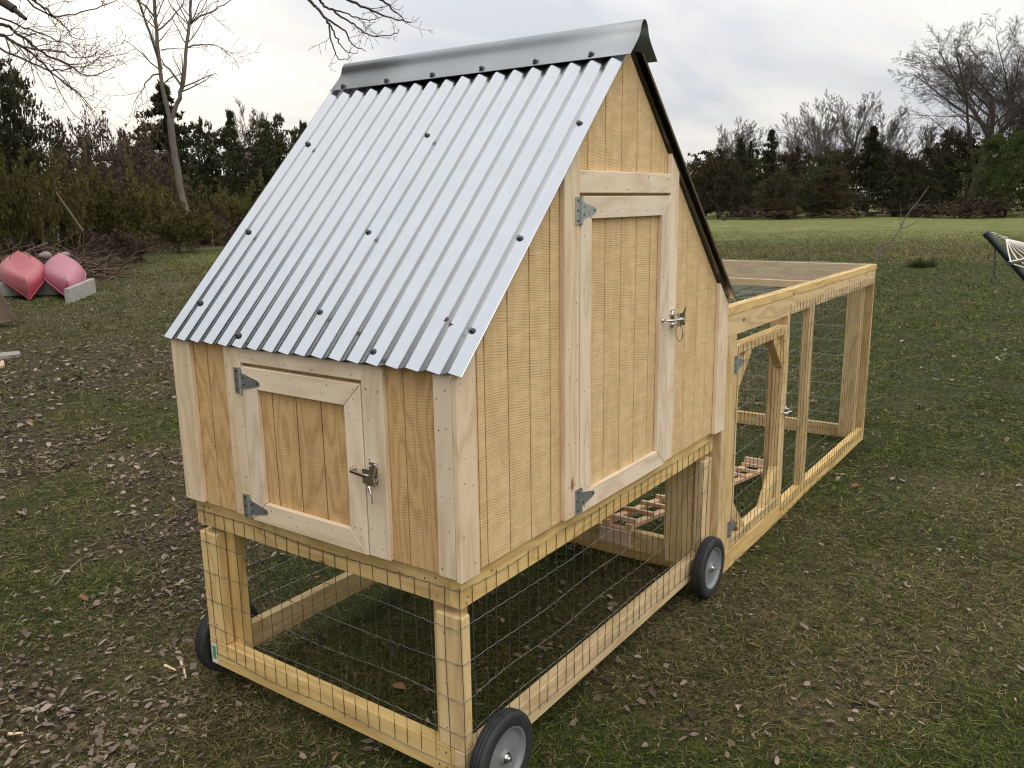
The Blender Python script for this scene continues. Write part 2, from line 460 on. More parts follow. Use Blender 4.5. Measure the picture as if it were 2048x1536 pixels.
PALE = leafmat('pale_wood_chips', [(0.55, 0.42, 0.24), (0.6, 0.48, 0.3)], tr=0.0)

# ------------------------------------------------------------------ ground
VIEW = np.array([0.818, 0.575]); RIGHT = np.array([0.575, -0.818])
def zones(x, y):
    """how dry, how littered, how green the lawn is at a place (world metres)"""
    v = (x - CAM[0]) * VIEW[0] + (y - CAM[1]) * VIEW[1]
    u = (x - CAM[0]) * RIGHT[0] + (y - CAM[1]) * RIGHT[1]
    n1 = fbm(x * 0.9, y * 0.9, 3); n2 = fbm(x * 0.28, y * 0.28, 9); n3 = fbm(x * 2.6, y * 2.6, 21)
    left = sstep(0.2, -1.6, u + (n2 - 0.5) * 2.0)
    near = sstep(17.0, 5.0, v)
    litter = left * near * sstep(0.39, 0.60, n1 * 0.6 + n3 * 0.4) * 1.0
    litter = np.maximum(litter, near * 0.14 * sstep(0.52, 0.68, n3))
    dry = sstep(0.40, 0.64, 0.55 * n1 + 0.45 * n2) * sstep(30, 10, v) * 0.85
    # unmown pale strip beyond the lawn, and the worn way past the canoes
    strip = sstep(19.5, 22.0, v + (n1 - .5) * 5) * sstep(40.0, 27.0, v + (n1 - .5) * 9) * sstep(-4.0, 3.0, u)
    dry = np.maximum(dry, strip * (0.35 + 0.65 * sstep(0.35, 0.6, n1)))
    way = np.exp(-((u + 5.6 + 0.16 * (v - 8)) / 2.7) ** 2) * sstep(7, 10, v) * sstep(48, 34, v)
    dry = np.maximum(dry, way * (0.55 + 0.45 * sstep(0.35, 0.6, n1)))
    patch = np.exp(-(((u + 8.6) / 2.6) ** 2 + ((v - 30.0) / 6.0) ** 2))
    brush = sstep(-8.0, -10.5, u + (n2 - 0.5) * 2 + 0.12 * (v - 14)) * sstep(13, 16, v)
    litter = np.maximum(litter, brush * 0.9)
    field = sstep(27.0, 38.0, v) * sstep(-14, -4, u)
    field = np.maximum(field, patch); litter = litter * (1 - patch); dry = dry * (1 - patch)
    lush = sstep(0.8, 2.6, u - 0.05 * v + (n2 - 0.5) * 1.5) * sstep(4.2, 6.5, v) * sstep(24, 19, v)
    dry = dry * (1 - 0.65 * lush)
    return np.clip(dry, 0, 1), np.clip(litter, 0, 1), field
def height(x, y):
    d = np.hypot(x - CAM[0], y - CAM[1])
    h = (fbm(x * 1.3, y * 1.3, 40, 3) - 0.5) * 0.035 + (fbm(x * 6.0, y * 6.0, 50, 2) - 0.5) * 0.014
    h = h + (fbm(x * 0.12, y * 0.12, 60, 2) - 0.5) * 0.25 * sstep(9, 22, d)
    return h - 0.004
nr, na = 330, 420
rr = np.concatenate([[0.05], np.geomspace(0.35, 700.0, nr - 1)])
aa = np.linspace(0, 2 * np.pi, na, endpoint=False)
# finer where the camera looks
view_az = math.atan2(VIEW[1], VIEW[0])
aa = view_az + np.sort((aa - np.pi) * (0.42 + 0.58 * (np.abs(aa - np.pi) / np.pi) ** 1.6))
RRm, AAm = np.meshgrid(rr, aa, indexing='ij')
gx = CAM[0] + RRm * np.cos(AAm); gy = CAM[1] + RRm * np.sin(AAm)
gz = height(gx, gy)
gv = np.stack([gx, gy, gz], -1).reshape(-1, 3)
ii, jj = np.meshgrid(np.arange(nr - 1), np.arange(na), indexing='ij')
j2 = (jj + 1) % na
gf = np.stack([ii * na + jj, (ii + 1) * na + jj, (ii + 1) * na + j2, ii * na + j2], -1).reshape(-1, 4)

def ground_material():
    m, t, b = new_mat('lawn_soil')
    b.inputs['Roughness'].default_value = 0.95; b.inputs['Specular IOR Level'].default_value = 0.15
    ge = N(t, 'ShaderNodeNewGeometry')
    def noise(s, d=5.0, dist=0.0):
        n = N(t, 'ShaderNodeTexNoise'); setin(n, Scale=s, Detail=d, Roughness=0.6, Distortion=dist)
        t.links.new(ge.outputs['Position'], n.inputs['Vector']); return n.outputs['Fac']
    def mix(f, a, bb):
        x = N(t, 'ShaderNodeMix', data_type='RGBA')
        if isinstance(f, float): x.inputs['Factor'].default_value = f
        else: t.links.new(f, x.inputs['Factor'])
        for nm, vv in (('A', a), ('B', bb)):
            if isinstance(vv, tuple): x.inputs[nm].default_value = (*vv, 1)
            else: t.links.new(vv, x.inputs[nm])
        return x.outputs['Result']
    at_ = lambda nm: (lambda n: (setattr(n, 'attribute_name', nm), n.outputs['Fac'])[1])(N(t, 'ShaderNodeAttribute'))
    dry, lit, fld = at_('dry'), at_('litter'), at_('field')
    fine = noise(55.0, 6); mid = noise(9.0, 5); big = noise(1.1, 4)
    green = mix(sstep_node(t, mid, 0.35, 0.65), (0.0120, 0.0170, 0.0045), (0.0360, 0.0460, 0.0095))
    green = mix(sstep_node(t, fine, 0.42, 0.66), green, (0.0600, 0.0640, 0.0180))
    straw = mix(sstep_node(t, fine, 0.38, 0.62), (0.0480, 0.0390, 0.0170), (0.1500, 0.1180, 0.0540))
    c = mix(M(t, 'MULTIPLY', dry, sstep_node(t, noise(22.0, 4), 0.30, 0.58)), green, straw)
    dead = mix(sstep_node(t, noise(38.0, 5), 0.40, 0.64), (0.0160, 0.0120, 0.0080), (0.0700, 0.0510, 0.0360))
    c = mix(M(t, 'MULTIPLY', lit, sstep_node(t, noise(14.0, 4), 0.34, 0.56)), c, dead)
    soil = mix(sstep_node(t, noise(5.0, 5), 0.60, 0.74), c, (0.0115, 0.0079, 0.0058))
    fieldc = mix(sstep_node(t, noise(1.7, 5), 0.35, 0.65), (0.088, 0.108, 0.026), (0.150, 0.158, 0.050))
    fieldc = mix(M(t, 'MULTIPLY', sstep_node(t, noise(0.35, 5), 0.52, 0.68), 0.6), fieldc, (0.215, 0.190, 0.080))
    c = mix(fld, soil, fieldc)
    t.links.new(c, b.inputs['Base Color'])
    bp = N(t, 'ShaderNodeBump'); setin(bp, Strength=0.8, Distance=0.02)
    t.links.new(M(t, 'ADD', fine, mid), bp.inputs['Height']); t.links.new(bp.outputs[0], b.inputs['Normal'])
    return m
GROUND = ground_material()
gme = mesh_arrays('ground', gv, gf, [GROUND], smooth=True)
zd, zl, zf = zones(gv[:, 0], gv[:, 1])
for nm, arr in (('dry', zd), ('litter', zl), ('field', zf)):
    a = gme.attributes.new(nm, 'FLOAT', 'POINT'); a.data.foreach_set('value', arr.astype(np.float32))
ground = link(bpy.data.objects.new('ground', gme)); ground['kind'] = 'structure'

# grass blades: thick near the camera, sparser with distance
def scatter(n, dmin, dmax, spread):
    d = np.exp(rng.uniform(math.log(dmin), math.log(dmax), n))
    a = view_az + rng.uniform(-spread, spread, n)
    return CAM[0] + d * np.cos(a), CAM[1] + d * np.sin(a), d
gxs, gys, gd_ = scatter(1250000, 1.5, 45.0, 0.78)
tx, ty, td_ = scatter(420, 1.6, 18.0, 0.78)
k_t = rng.integers(8, 34, len(tx)); tx = np.repeat(tx, k_t); ty = np.repeat(ty, k_t); td_ = np.repeat(td_, k_t)
tx = tx + rng.normal(0, 0.03, len(tx)); ty = ty + rng.normal(0, 0.03, len(ty))
n_lawn = len(gxs); gxs = np.concatenate([gxs, tx]); gys = np.concatenate([gys, ty]); gd_ = np.concatenate([gd_, td_]); is_t = np.arange(len(gxs)) >= n_lawn
dry_b, lit_b, fld_b = zones(gxs, gys)
tuft = fbm(gxs * 3.1, gys * 3.1, 71, 3)
keep = rng.random(len(gxs)) < np.clip(0.25 + 1.7 * (tuft - 0.28) - 0.55 * lit_b, 0.12, 1)
keep |= is_t
is_t = is_t[keep]
gxs, gys, gd_, dry_b, lit_b, fld_b, tuft = (q[keep] for q in (gxs, gys, gd_, dry_b, lit_b, fld_b, tuft))
n = len(gxs)
sizef = np.clip(gd_ / 4.0, 0.8, 4.5)
hh = (0.010 + 0.026 * rng.random(n) ** 1.5 + 0.02 * np.clip(tuft - 0.5, 0, 1)) * sizef ** 0.55
hh *= np.where(rng.random(n) < 0.02, 2.2, 1.0)
strip_t = sstep(19.5, 22.0, (gxs - CAM[0]) * VIEW[0] + (gys - CAM[1]) * VIEW[1]) * dry_b
hh *= 1 + 1.6 * strip_t
hh *= np.where(is_t, 2.0, 1.0)
ww = (0.0011 + 0.0013 * rng.random(n)) * sizef
az = rng.uniform(0, 2 * np.pi, n); lean = rng.normal(0, 0.75, n); laz = rng.uniform(0, 2 * np.pi, n)
gzs = height(gxs, gys)
bx = np.stack([gxs, gys, gzs - 0.004], -1)
side = np.stack([np.cos(az), np.sin(az), np.zeros(n)], -1) * ww[:, None]
flat = (rng.random(n) < 0.58) & ~is_t                     # blades and straws lying in the thatch
Lb = np.where(flat, hh * 1.5 + 0.008, hh); el = np.where(flat, rng.uniform(0.0, 0.3, n), np.clip(rng.normal(0.95, 0.35, n), 0.25, 1.5))
bx[:, 2] += np.where(flat, 0.005 + 0.009 * rng.random(n), 0.0)
tip = bx + np.stack([np.cos(laz) * np.cos(el) * Lb, np.sin(laz) * np.cos(el) * Lb, np.sin(el) * Lb], -1)
side = np.where(flat[:, None], np.stack([-np.sin(laz), np.cos(laz), rng.normal(0, 0.3, n)], -1) * ww[:, None], side)
BV = np.stack([bx - side, bx + side, tip], 1).reshape(-1, 3)
BF = np.arange(n * 3).reshape(-1, 3)
def blade_material():
    m, t, b = new_mat('grass_blades')
    g = N(t, 'ShaderNodeNewGeometry'); a1 = N(t, 'ShaderNodeAttribute'); a1.attribute_name = 'dry'
    r1 = N(t, 'ShaderNodeValToRGB'); e1 = r1.color_ramp.elements
    e1[0].color = (0.0130, 0.0260, 0.0045, 1); e1[1].color = (0.190, 0.205, 0.045, 1)
    x = e1.new(0.5); x.color = (0.0600, 0.0900, 0.0125, 1)
    r2 = N(t, 'ShaderNodeValToRGB'); e2 = r2.color_ramp.elements
    e2[0].color = (0.0300, 0.0230, 0.0105, 1); e2[1].color = (0.42, 0.34, 0.18, 1)
    x = e2.new(0.6); x.color = (0.1482, 0.1170, 0.0515, 1)
    t.links.new(g.outputs['Random Per Island'], r1.inputs[0]); t.links.new(g.outputs['Random Per Island'], r2.inputs[0])
    mx = N(t, 'ShaderNodeMix', data_type='RGBA')
    t.links.new(a1.outputs['Fac'], mx.inputs['Factor']); t.links.new(r1.outputs[0], mx.inputs['A']); t.links.new(r2.outputs[0], mx.inputs['B'])
    t.links.new(mx.outputs['Result'], b.inputs['Base Color'])
    b.inputs['Roughness'].default_value = 0.7; b.inputs['Specular IOR Level'].default_value = 0.2
    tl = N(t, 'ShaderNodeBsdfTranslucent'); t.links.new(mx.outputs['Result'], tl.inputs[0])
    ms = N(t, 'ShaderNodeMixShader'); ms.inputs[0].default_value = 0.3
    t.links.new(b.outputs[0], ms.inputs[1]); t.links.new(tl.outputs[0], ms.inputs[2]); t.links.new(ms.outputs[0], t.nodes['Material Output'].inputs[0])
    return m
bme = mesh_arrays('grass', BV, BF, [blade_material()])
isdry = np.where(rng.random(n) < (0.12 + 0.60 * dry_b + 0.30 * lit_b) * (1 - 0.45 * fld_b), 1.0, 0.0)
a = bme.attributes.new('dry', 'FLOAT', 'POINT'); a.data.foreach_set('value', np.repeat(isdry, 3).astype(np.float32))
grass = link(bpy.data.objects.new('grass', bme)); grass['kind'] = 'stuff'
tag(grass, 'short patchy lawn grass, part green and part straw coloured', 'grass')

# dead leaves: small curled sheets
def leaf_mesh(name, x, y, s, mat, lift=0.006):
    n = len(x)
    a = rng.uniform(0, 2 * np.pi, n); el = rng.uniform(0.45, 1.0, n)
    ux = np.stack([np.cos(a), np.sin(a), rng.normal(0, 0.22, n)], -1)
    vx = np.stack([-np.sin(a), np.cos(a), rng.normal(0, 0.30, n)], -1) * el[:, None]
    c = np.stack([x, y, height(x, y) + lift + rng.uniform(0, 0.012, n)], -1)
    curl = rng.uniform(0.0, 0.55, n)
    pts = []
    for (p, q, k) in ((-1, 0, 0), (-0.4, -0.62, 1), (0.45, -0.5, 1), (1, 0, 0), (0.4, 0.6, 1), (-0.5, 0.55, 1)):
        jx = rng.normal(0, 0.14, n); jy = rng.normal(0, 0.14, n)
        P = c + ux * ((p + jx) * s)[:, None] + vx * ((q + jy) * s)[:, None]
        P[:, 2] += curl * s * k * 0.6
        pts.append(P)
    V = np.stack(pts, 1).reshape(-1, 3)
    b6 = (np.arange(n) * 6)[:, None]
    F = np.concatenate([b6 + np.array([[0, 1, 2, 3]]), b6 + np.array([[0, 3, 4, 5]])])
    return mesh_arrays(name, V, F, [mat])
lx, ly, ld = scatter(85000, 1.5, 24.0, 0.78)
_, ll, _ = zones(lx, ly)
k = rng.random(len(lx)) < np.clip(ll * 1.15 + 0.035, 0, 1)
lx, ly, ld = lx[k], ly[k], ld[k]
ls = (0.006 + 0.020 * rng.random(len(lx)) ** 2.2) * np.clip(ld / 5, 0.8, 1.6)
fallen = link(bpy.data.objects.new('fallen_leaves', leaf_mesh('fallen_leaves', lx, ly, ls, LITTER))); fallen['kind'] = 'stuff'
tag(fallen, 'brown and grey dead leaves scattered over the lawn', 'leaves')
ox, oy, od = scatter(46, 1.6, 16.0, 0.9)
russet = link(bpy.data.objects.new('russet_leaves', leaf_mesh('russet_leaves', ox, oy, 0.014 + 0.016 * rng.random(len(ox)), ORANGE, lift=0.016))); russet['kind'] = 'stuff'
tag(russet, 'few larger russet leaves lying singly on the lawn', 'leaves')

# ------------------------------------------------------------------ chicken coop
L, W = 65.8, 43.5
ZM = 19.9                      # underside of the floor rail
ZF = 23.4                      # top of the floor rail
coop = thing('chicken_coop', (0, 0, 0), 'raised wooden chicken coop with corrugated metal roof on four black wheels', 'chicken coop')

def zroof(x): return 44.6 + 0.991 * min(x + 1.6, 67.4 - x)

# ---- base frame
base = part('base_frame', coop)
for y0 in (0.0, W - 1.5):
    board('rail', 0, L, y0, y0 + 1.5, 0, 3.5, W_TREAT, base)
    board('rail', 0, L, y0, y0 + 1.5, ZM, ZF, W_TREAT, base)
for x0 in (0.02, L - 1.52):
    board('rail', x0, x0 + 1.5, 1.53, W - 1.53, 0, 3.5, W_TREAT, base)
    board('rail', x0, x0 + 1.5, 1.53, W - 1.53, ZM + 0.02, ZF - 0.02, W_TREAT, base)
# corner posts: an outer block between the rails and an inner leg behind it
for sx in (0, 1):
    for sy in (0, 1):
        bx0, bx1 = (0.0, 1.5) if sx == 0 else (L - 3.5, L)
        by0, by1 = (0.0, 3.5) if sx == 0 else (0.0, 1.5)
        ix0, ix1 = (1.55, 3.05) if sx == 0 else (L - 3.1, L - 1.6)
        iy0, iy1 = (1.55, 5.05) if sx == 0 else (1.55, 6.8)
        if sy: by0, by1, iy0, iy1 = W - by1, W - by0, W - iy1, W - iy0
        board('corner_block', bx0 + 0.01, bx1, by0 + 0.01, by1 - 0.01, 3.53, ZM - 1.0, W_TREAT, base, bev=0.14)
        board('leg', ix0, ix1, iy0, iy1, 0.3, ZF - 0.05, W_TREAT, base)
board('floor_panel', 1.6, L - 1.6, 1.6, W - 1.6, ZF - 0.6, ZF - 0.03, W_SIDE, base, bev=0)

# ---- siding: rough plywood sheets grooved into boards
SO = (0, 0, 0)
def siding_xz(x0, x1, z0, y0, y1, mat, parent, zt=None):
    """one board of a wall facing -Y; its top follows the roof unless zt is given"""
    if zt is not None: pts = [(x0, y0, z0), (x1, y0, z0), (x1, y0, zt), (x0, y0, zt)]
    else:
        pts = [(x0, y0, z0), (x1, y0, z0), (x1, y0, zroof(x1) - 0.9)]
        if x0 < 32.9 < x1: pts.append((32.9, y0, zroof(32.9) - 0.9))
        pts.append((x0, y0, zroof(x0) - 0.9))
    return prism('siding_board', pts, (0, y1 - y0, 0), 'z', mat, parent, bev=0.05, origin=SO)
def siding_yz(y0, y1, z0, z1, x0, x1, mat, parent):
    pts = [(x0, y0, z0), (x0, y1, z0), (x0, y1, z1), (x0, y0, z1)]
    return prism('siding_board', pts, (x1 - x0, 0, 0), 'z', mat, parent, bev=0.05, origin=SO)
G = 0.085
gable = part('gable_wall', coop)
cuts = [0.0, 2.75] + [4.0 * k for k in range(1, 17)] + [L]
for a_, b_ in zip(cuts[:-1], cuts[1:]):
    if b_ - a_ < 0.5: continue
    x0, x1 = a_ + G, b_ - G
    if x1 <= 21.2 or x0 >= 44.6: siding_xz(x0, x1, 23.5, -0.6, -0.46, W_SIDE, gable)
    else:
        if x0 < 21.1: siding_xz(x0, 21.1, 23.5, -0.6, -0.46, W_SIDE, gable)
        if x1 > 44.7: siding_xz(44.7, x1, 23.5, -0.6, -0.46, W_SIDE, gable)
        siding_xz(max(x0, 21.15 if x0 < 21.1 else x0), min(x1, 44.65 if x1 > 44.7 else x1), 60.8, -0.6, -0.46, W_SIDE, gable)
prism('sheathing', [(0, -0.45, ZF + 0.1), (L, -0.45, ZF + 0.1), (L, -0.45, zroof(L) - 0.95), (32.9, -0.45, zroof(32.9) - 0.95), (0, -0.45, zroof(0) - 0.95)], (0, 0.45, 0), 'z', W_SIDE, gable, bev=0, origin=SO)
rear = part('far_gable_wall', coop)
for k_ in range(17):
    x0, x1 = 4 * k_ + G, min(4 * k_ + 4, L) - G
    if x1 - x0 > 0.4: siding_xz(x0, x1, 23.5, W + 0.26, W + 0.6, W_SIDE, rear)
prism('sheathing', [(0, W, ZF + 0.1), (L, W, ZF + 0.1), (L, W, zroof(L) - 0.95), (32.9, W, zroof(32.9) - 0.95), (0, W, zroof(0) - 0.95)], (0, 0.25, 0), 'z', W_SIDE, rear, bev=0, origin=SO)
front = part('front_wall', coop)
fc = [0.0, 2.05, 6.0, 9.9, 11.2]
for a_, b_ in zip(fc[:-1], fc[1:]): siding_yz(a_ + G, b_ - G, 23.5, 45.0, -0.6, -0.46, W_FRONT, front)
fc = [30.4, 33.5, 37.5, 41.5, 43.4]
for a_, b_ in zip(fc[:-1], fc[1:]): siding_yz(a_ + G, b_ - G, 23.5, 45.0, -0.6, -0.46, W_FRONT, front)
siding_yz(11.2, 30.3, 42.6, 45.0, -0.6, -0.46, W_FRONT, front)
board('sheathing', -0.45, 0, 0.02, W - 0.02, ZF + 0.1, 45.2, W_FRONT, front, bev=0, grain='z')
backw = part('back_wall', coop)
for k_ in range(11):
    siding_yz(4 * k_ + G, min(4 * k_ + 4, W) - G, 23.5, 45.0, L + 0.26, L + 0.6, W_FRONT, backw)
board('sheathing', L, L + 0.25, 0.02, W - 0.02, ZF + 0.1, 45.2, W_FRONT, backw, bev=0, grain='z')

# ---- trim boards
T0, T1 = -1.3, -0.61
board('trim_board', T0, T1, 40.0, 43.6, 23.75, 44.25, W_TRIM, front)
board('trim_board', T0, T1, 30.45, 33.35, 23.75, 44.3, W_TRIM, front)
board('trim_board', T0, T1, 8.2, 11.15, 23.65, 44.3, W_TRIM, front)
board('trim_board', T0 + 0.03, T1, 11.18, 30.42, 42.55, 44.3, W_TRIM, front)
board('trim_board', T0, T1, -0.58, 1.62, 23.75, 44.3, W_TRIM, front)
def gtrim(x0, x1, z0, cut=1.1):
    return prism('trim_board', [(x0, T0, z0), (x1, T0, z0), (x1, T0, zroof(x1) - cut), (x0, T0, zroof(x0) - cut)], (0, T1 - T0, 0), 'z', W_TRIM, gable, bev=0.08)
gtrim(-1.3, 1.65, 23.55)
gtrim(17.9, 21.1, 23.7)
gtrim(44.72, 47.15, 23.9)
gtrim(63.4, 67.1, 23.4)
board('trim_board', 21.13, 44.69, T0 + 0.02, T1, 60.88, 63.35, W_TRIM, gable)
board('trim_board', L + 0.61, L + 1.3, -0.58, 2.9, 23.6, 44.6, W_TRIM, backw)
board('trim_board', L + 0.61, L + 1.3, W - 2.9, W + 0.6, 23.6, 44.6, W_TRIM, backw)

# ---- nail heads, one small set per wall
def nails(parent, spots, plane, r=0.075):
    """spots: inch points; plane: 'x' or 'y' the facing axis (facing negative)"""
    mb = MB()
    a8 = np.arange(6) * np.pi / 3
    for (x, y, z) in spots:
        rr_ = r * random.uniform(0.7, 1.25)
        if plane == 'x': ring = [(x - 0.012, y + rr_ * math.cos(t), z + rr_ * 1.2 * math.sin(t)) for t in a8]
        else: ring = [(x + rr_ * math.cos(t), y - 0.012, z + rr_ * 1.2 * math.sin(t)) for t in a8]
        mb.add([I(*p) for p in ring], [tuple(range(6))])
    o = mb.build('nail_heads', [NAIL], parent, smooth=False); o['kind'] = 'stuff'
sp = []
for (y0, y1, z0, z1) in ((40.0, 43.6, 24.5, 43.5), (30.45, 33.35, 24.5, 43.5), (8.2, 11.15, 24.5, 43.5), (-0.58, 1.62, 24.5, 43.5)):
    z = z0
    while z < z1:
        for q in (0.22, 0.78):
            if random.random() < 0.75: sp.append((T0, y0 + (y1 - y0) * q + random.uniform(-.25, .25), z + random.uniform(-.5, .5)))
        z += random.uniform(2.6, 4.6)
y = 12.5
while y < 30:
    sp.append((T0 + .03, y, 43.1 + random.uniform(-.2, .2))); sp.append((T0 + .03, y + .7, 44.3)); y += random.uniform(2.5, 4.5)
nails(front, sp, 'x')
sp = []
for (x0, x1, z0, z1) in ((-1.3, 1.65, 24.5, 44), (17.9, 21.1, 24.5, 61), (44.72, 47.15, 24.5, 63), (63.4, 67.1, 24.5, 45)):
    z = z0
    while z < z1:
        for q in (0.24, 0.76):
            if random.random() < 0.8: sp.append((x0 + (x1 - x0) * q + random.uniform(-.25, .25), T0, z + random.uniform(-.6, .6)))
        z += random.uniform(2.6, 4.8)
for k_ in range(16):
    sp.append((random.uniform(21.8, 44.2), T0 + .02, random.choice((61.4, 62.8)) + random.uniform(-.2, .2)))
nails(gable, sp, 'y')
# screw holes in the treated frame
sp = [(0.0, 3.2, 22.6), (0.0, 3.1, 20.6), (0.0, 4.7, 22.2)]
for yy in (41.0, 41.9): sp += [(0, yy, 22.5), (0, yy, 20.7)]
for yy in (2.6, 3.6, 40.2, 41.3): sp += [(0, yy, 2.7), (0, yy, 0.9)]
nails(base, [(p[0] + 0.0, p[1], p[2]) for p in sp] + [(0.0, 2.3, z) for z in (16.8, 11.0, 5.8)] + [(0.0, 41.6, z) for z in (17.5, 12.0, 6.0)], 'x', r=0.11)
nails(base, [(0.7, 0, 22.6), (1.2, 0, 20.9), (0.9, 0, 20.3), (1.9, 0, 22.9), (5.3, 0, 22.2)] + [(L - 1.2, 0, 22.8), (L - 1.9, 0, 22.4), (L - 2.0, 0, 21.0), (L - 1.1, 0, 20.6)], 'y', r=0.11)

# ---- doors
def mitred(parent, plane, a0, a1, z0, z1, wd, d0, d1, mat):
    """four mitred frame boards; plane 'x' (facing -X, a=y) or 'y' (facing -Y, a=x)"""
    def p(a, z): return (d0, a, z) if plane == 'x' else (a, d0, z)
    ext = (d1 - d0, 0, 0) if plane == 'x' else (0, d1 - d0, 0)
    ax = 'y' if plane == 'x' else 'x'
    g = 0.03
    prism('door_rail', [p(a0 + g, z1), p(a1 - g, z1), p(a1 - wd - g, z1 - wd), p(a0 + wd + g, z1 - wd)], ext, ax, mat, parent)
    prism('door_rail', [p(a0 + g, z0), p(a1 - g, z0), p(a1 - wd - g, z0 + wd), p(a0 + wd + g, z0 + wd)], ext, ax, mat, parent)
    prism('door_stile', [p(a0, z0 + g), p(a0, z1 - g), p(a0 + wd, z1 - wd - g), p(a0 + wd, z0 + wd + g)], ext, 'z', mat, parent)
    prism('door_stile', [p(a1, z0 + g), p(a1, z1 - g), p(a1 - wd, z1 - wd - g), p(a1 - wd, z0 + wd + g)], ext, 'z', mat, parent)

def hinge(parent, o, ua, ub, uc, s=1.0, name='strap_hinge'):
    o = np.array(I(*o)); ua, ub, uc = (np.array(q, float) for q in (ua, ub, uc))
    mb = MB()
    def P(a_, b_, c_): return o + (ua * a_ + ub * b_ + uc * c_) * IN * s
    def slab(poly, c0, c1, mi):
        n_ = len(poly)
        V = [P(a_, b_, c0) for a_, b_ in poly] + [P(a_, b_, c1) for a_, b_ in poly]
        F = [tuple(range(n_))[::-1], tuple(range(n_, 2 * n_))] + [(i, (i + 1) % n_, (i + 1) % n_ + n_, i + n_) for i in range(n_)]
        mb.add(V, F, mi)
    slab([(-1.05, -1.5), (-0.1, -1.5), (-0.1, 1.5), (-1.05, 1.5)], 0.0, 0.11, 0)
    tipp = [(3.05 + 0.32 * math.cos(t), 0.32 * math.sin(t)) for t in np.linspace(-1.2, 1.2, 6)]
    slab([(0.15, -0.98), *tipp, (0.15, 0.98)], 0.0, 0.11, 0)
    for b0, b1 in ((-1.5, -0.80), (-0.74, 0.74), (0.80, 1.5)):
        mb.tube([P(0.03, b0, 0.17), P(0.03, b1, 0.17)], 0.19 * IN * s, 10, 0)
    mb.tube([P(0.03, -1.56, 0.17), P(0.03, 1.56, 0.17)], 0.10 * IN * s, 8, 1)
    for a_, b_ in ((-0.62, 1.1), (-0.66, 0.0), (-0.62, -1.1), (0.55, 0.38), (0.62, -0.42), (3.0, 0.0)):
        slab([(a_ + 0.13 * math.cos(t), b_ + 0.15 * math.sin(t)) for t in np.arange(8) * math.pi / 4], 0.112, 0.15, 1)
    return mb.build(name, [ZINC, DARKM], parent)

def latch(parent, o, ua, ub, uc, clip=True, s=1.0, flip=1):
    """gravity gate latch: back plate, side cheeks, thumb lever, striker bar, snap link"""
    o = np.array(I(*o)); ua, ub, uc = (np.array(q, float) for q in (ua, ub, uc))
    mb = MB()
    def P(a_, b_, c_): return o + (ua * a_ * flip + ub * b_ + uc * c_) * IN * s
    def slab(poly, c0, c1, mi, along='c'):
        n_ = len(poly)
        f = (lambda p, c: P(p[0], p[1], c)) if along == 'c' else (lambda p, c: P(p[0], c, p[1]))
        V = [f(p, c0) for p in poly] + [f(p, c1) for p in poly]
        F = [tuple(range(n_))[::-1], tuple(range(n_, 2 * n_))] + [(i, (i + 1) % n_, (i + 1) % n_ + n_, i + n_) for i in range(n_)]
        mb.add(V, F, mi)
    slab([(-0.2, -0.95), (0.75, -0.95), (0.75, 0.95), (-0.2, 0.95)], 0, 0.09, 0)          # back plate
    cheek = [(-0.2, 0.0), (0.55, 0.0), (0.75, 0.5), (0.7, 0.95), (0.1, 0.95), (-0.2, 0.5)]
    slab(cheek, 0.42, 0.50, 0, 'b'); slab(cheek, -0.62, -0.54, 0, 'b')                     # folded side cheeks
    slab([(-0.1, 0.62), (0.75, 0.66), (1.2, 1.2), (1.5, 1.1), (1.25, 0.35), (1.15, -0.2), (1.4, -0.75), (0.7, -0.7), (-0.1, -0.68)], 0.95, 1.05, 0)   # face plate with thumb tail
    mb.tube([P(-2.0, 0.10, 0.12), P(-2.0, 0.10, 0.45), P(-1.6, 0.08, 0.9), P(0.6, 0.0, 1.15)], 0.15 * IN * s, 8, 0)   # striker bar
    for a_, b_ in ((0.45, 0.66), (0.45, -0.62), (-2.0, 0.10)):
        V = []; 
        for zc, rr_ in ((0.09, 0.24), (0.2, 0.2), (0.26, 0.08)):
            V += [P(a_ + rr_ * math.cos(t), b_ + rr_ * math.sin(t), zc) for t in np.arange(8) * math.pi / 4]
        F = [(i, (i + 1) % 8, 8 + (i + 1) % 8, 8 + i) for i in range(8)] + [(8 + i, 8 + (i + 1) % 8, 16 + (i + 1) % 8, 16 + i) for i in range(8)] + [tuple(range(16, 24))]
        mb.add(V, F, 0)
    mb.tube([P(0.05, -0.75, 0.8), P(0.05, 0.62, 0.8)], 0.11 * IN * s, 8, 0)
    if clip:
        t_ = np.linspace(0, 2 * math.pi, 19)
        lp = [P(0.45 + 0.33 * math.cos(t) - 0.22 * math.sin(t), -1.5 + 0.9 * math.sin(t), 0.8 + 0.25 * math.cos(t)) for t in t_]
        mb.tube(lp, 0.07 * IN * s, 6, 0)
    return mb.build('gate_latch', [CHROME], parent)

fdoor = part('nest_door', coop)
for a_, b_ in ((13.0, 18.0), (18.0, 22.0), (22.0, 26.0), (26.0, 28.6)):
    siding_yz(a_ + G, b_ - G, 25.4, 40.6, -0.68, -0.52, W_FRONT, fdoor)
mitred(fdoor, 'x', 11.32, 30.32, 23.55, 42.15, 2.5, T0 - 0.02, -0.70, W_TRIM)
hinge(fdoor, (T0 - 0.02, 30.45, 40.45), (0, -1, 0), (0, 0, 1), (-1, 0, 0))
hinge(fdoor, (T0 - 0.02, 30.75, 25.1), (0, -1, 0), (0, 0, 1), (-1, 0, 0))
latch(fdoor, (T0 - 0.02, 10.2, 33.0), (0, -1, 0), (0, 0, 1), (-1, 0, 0), s=1.2)

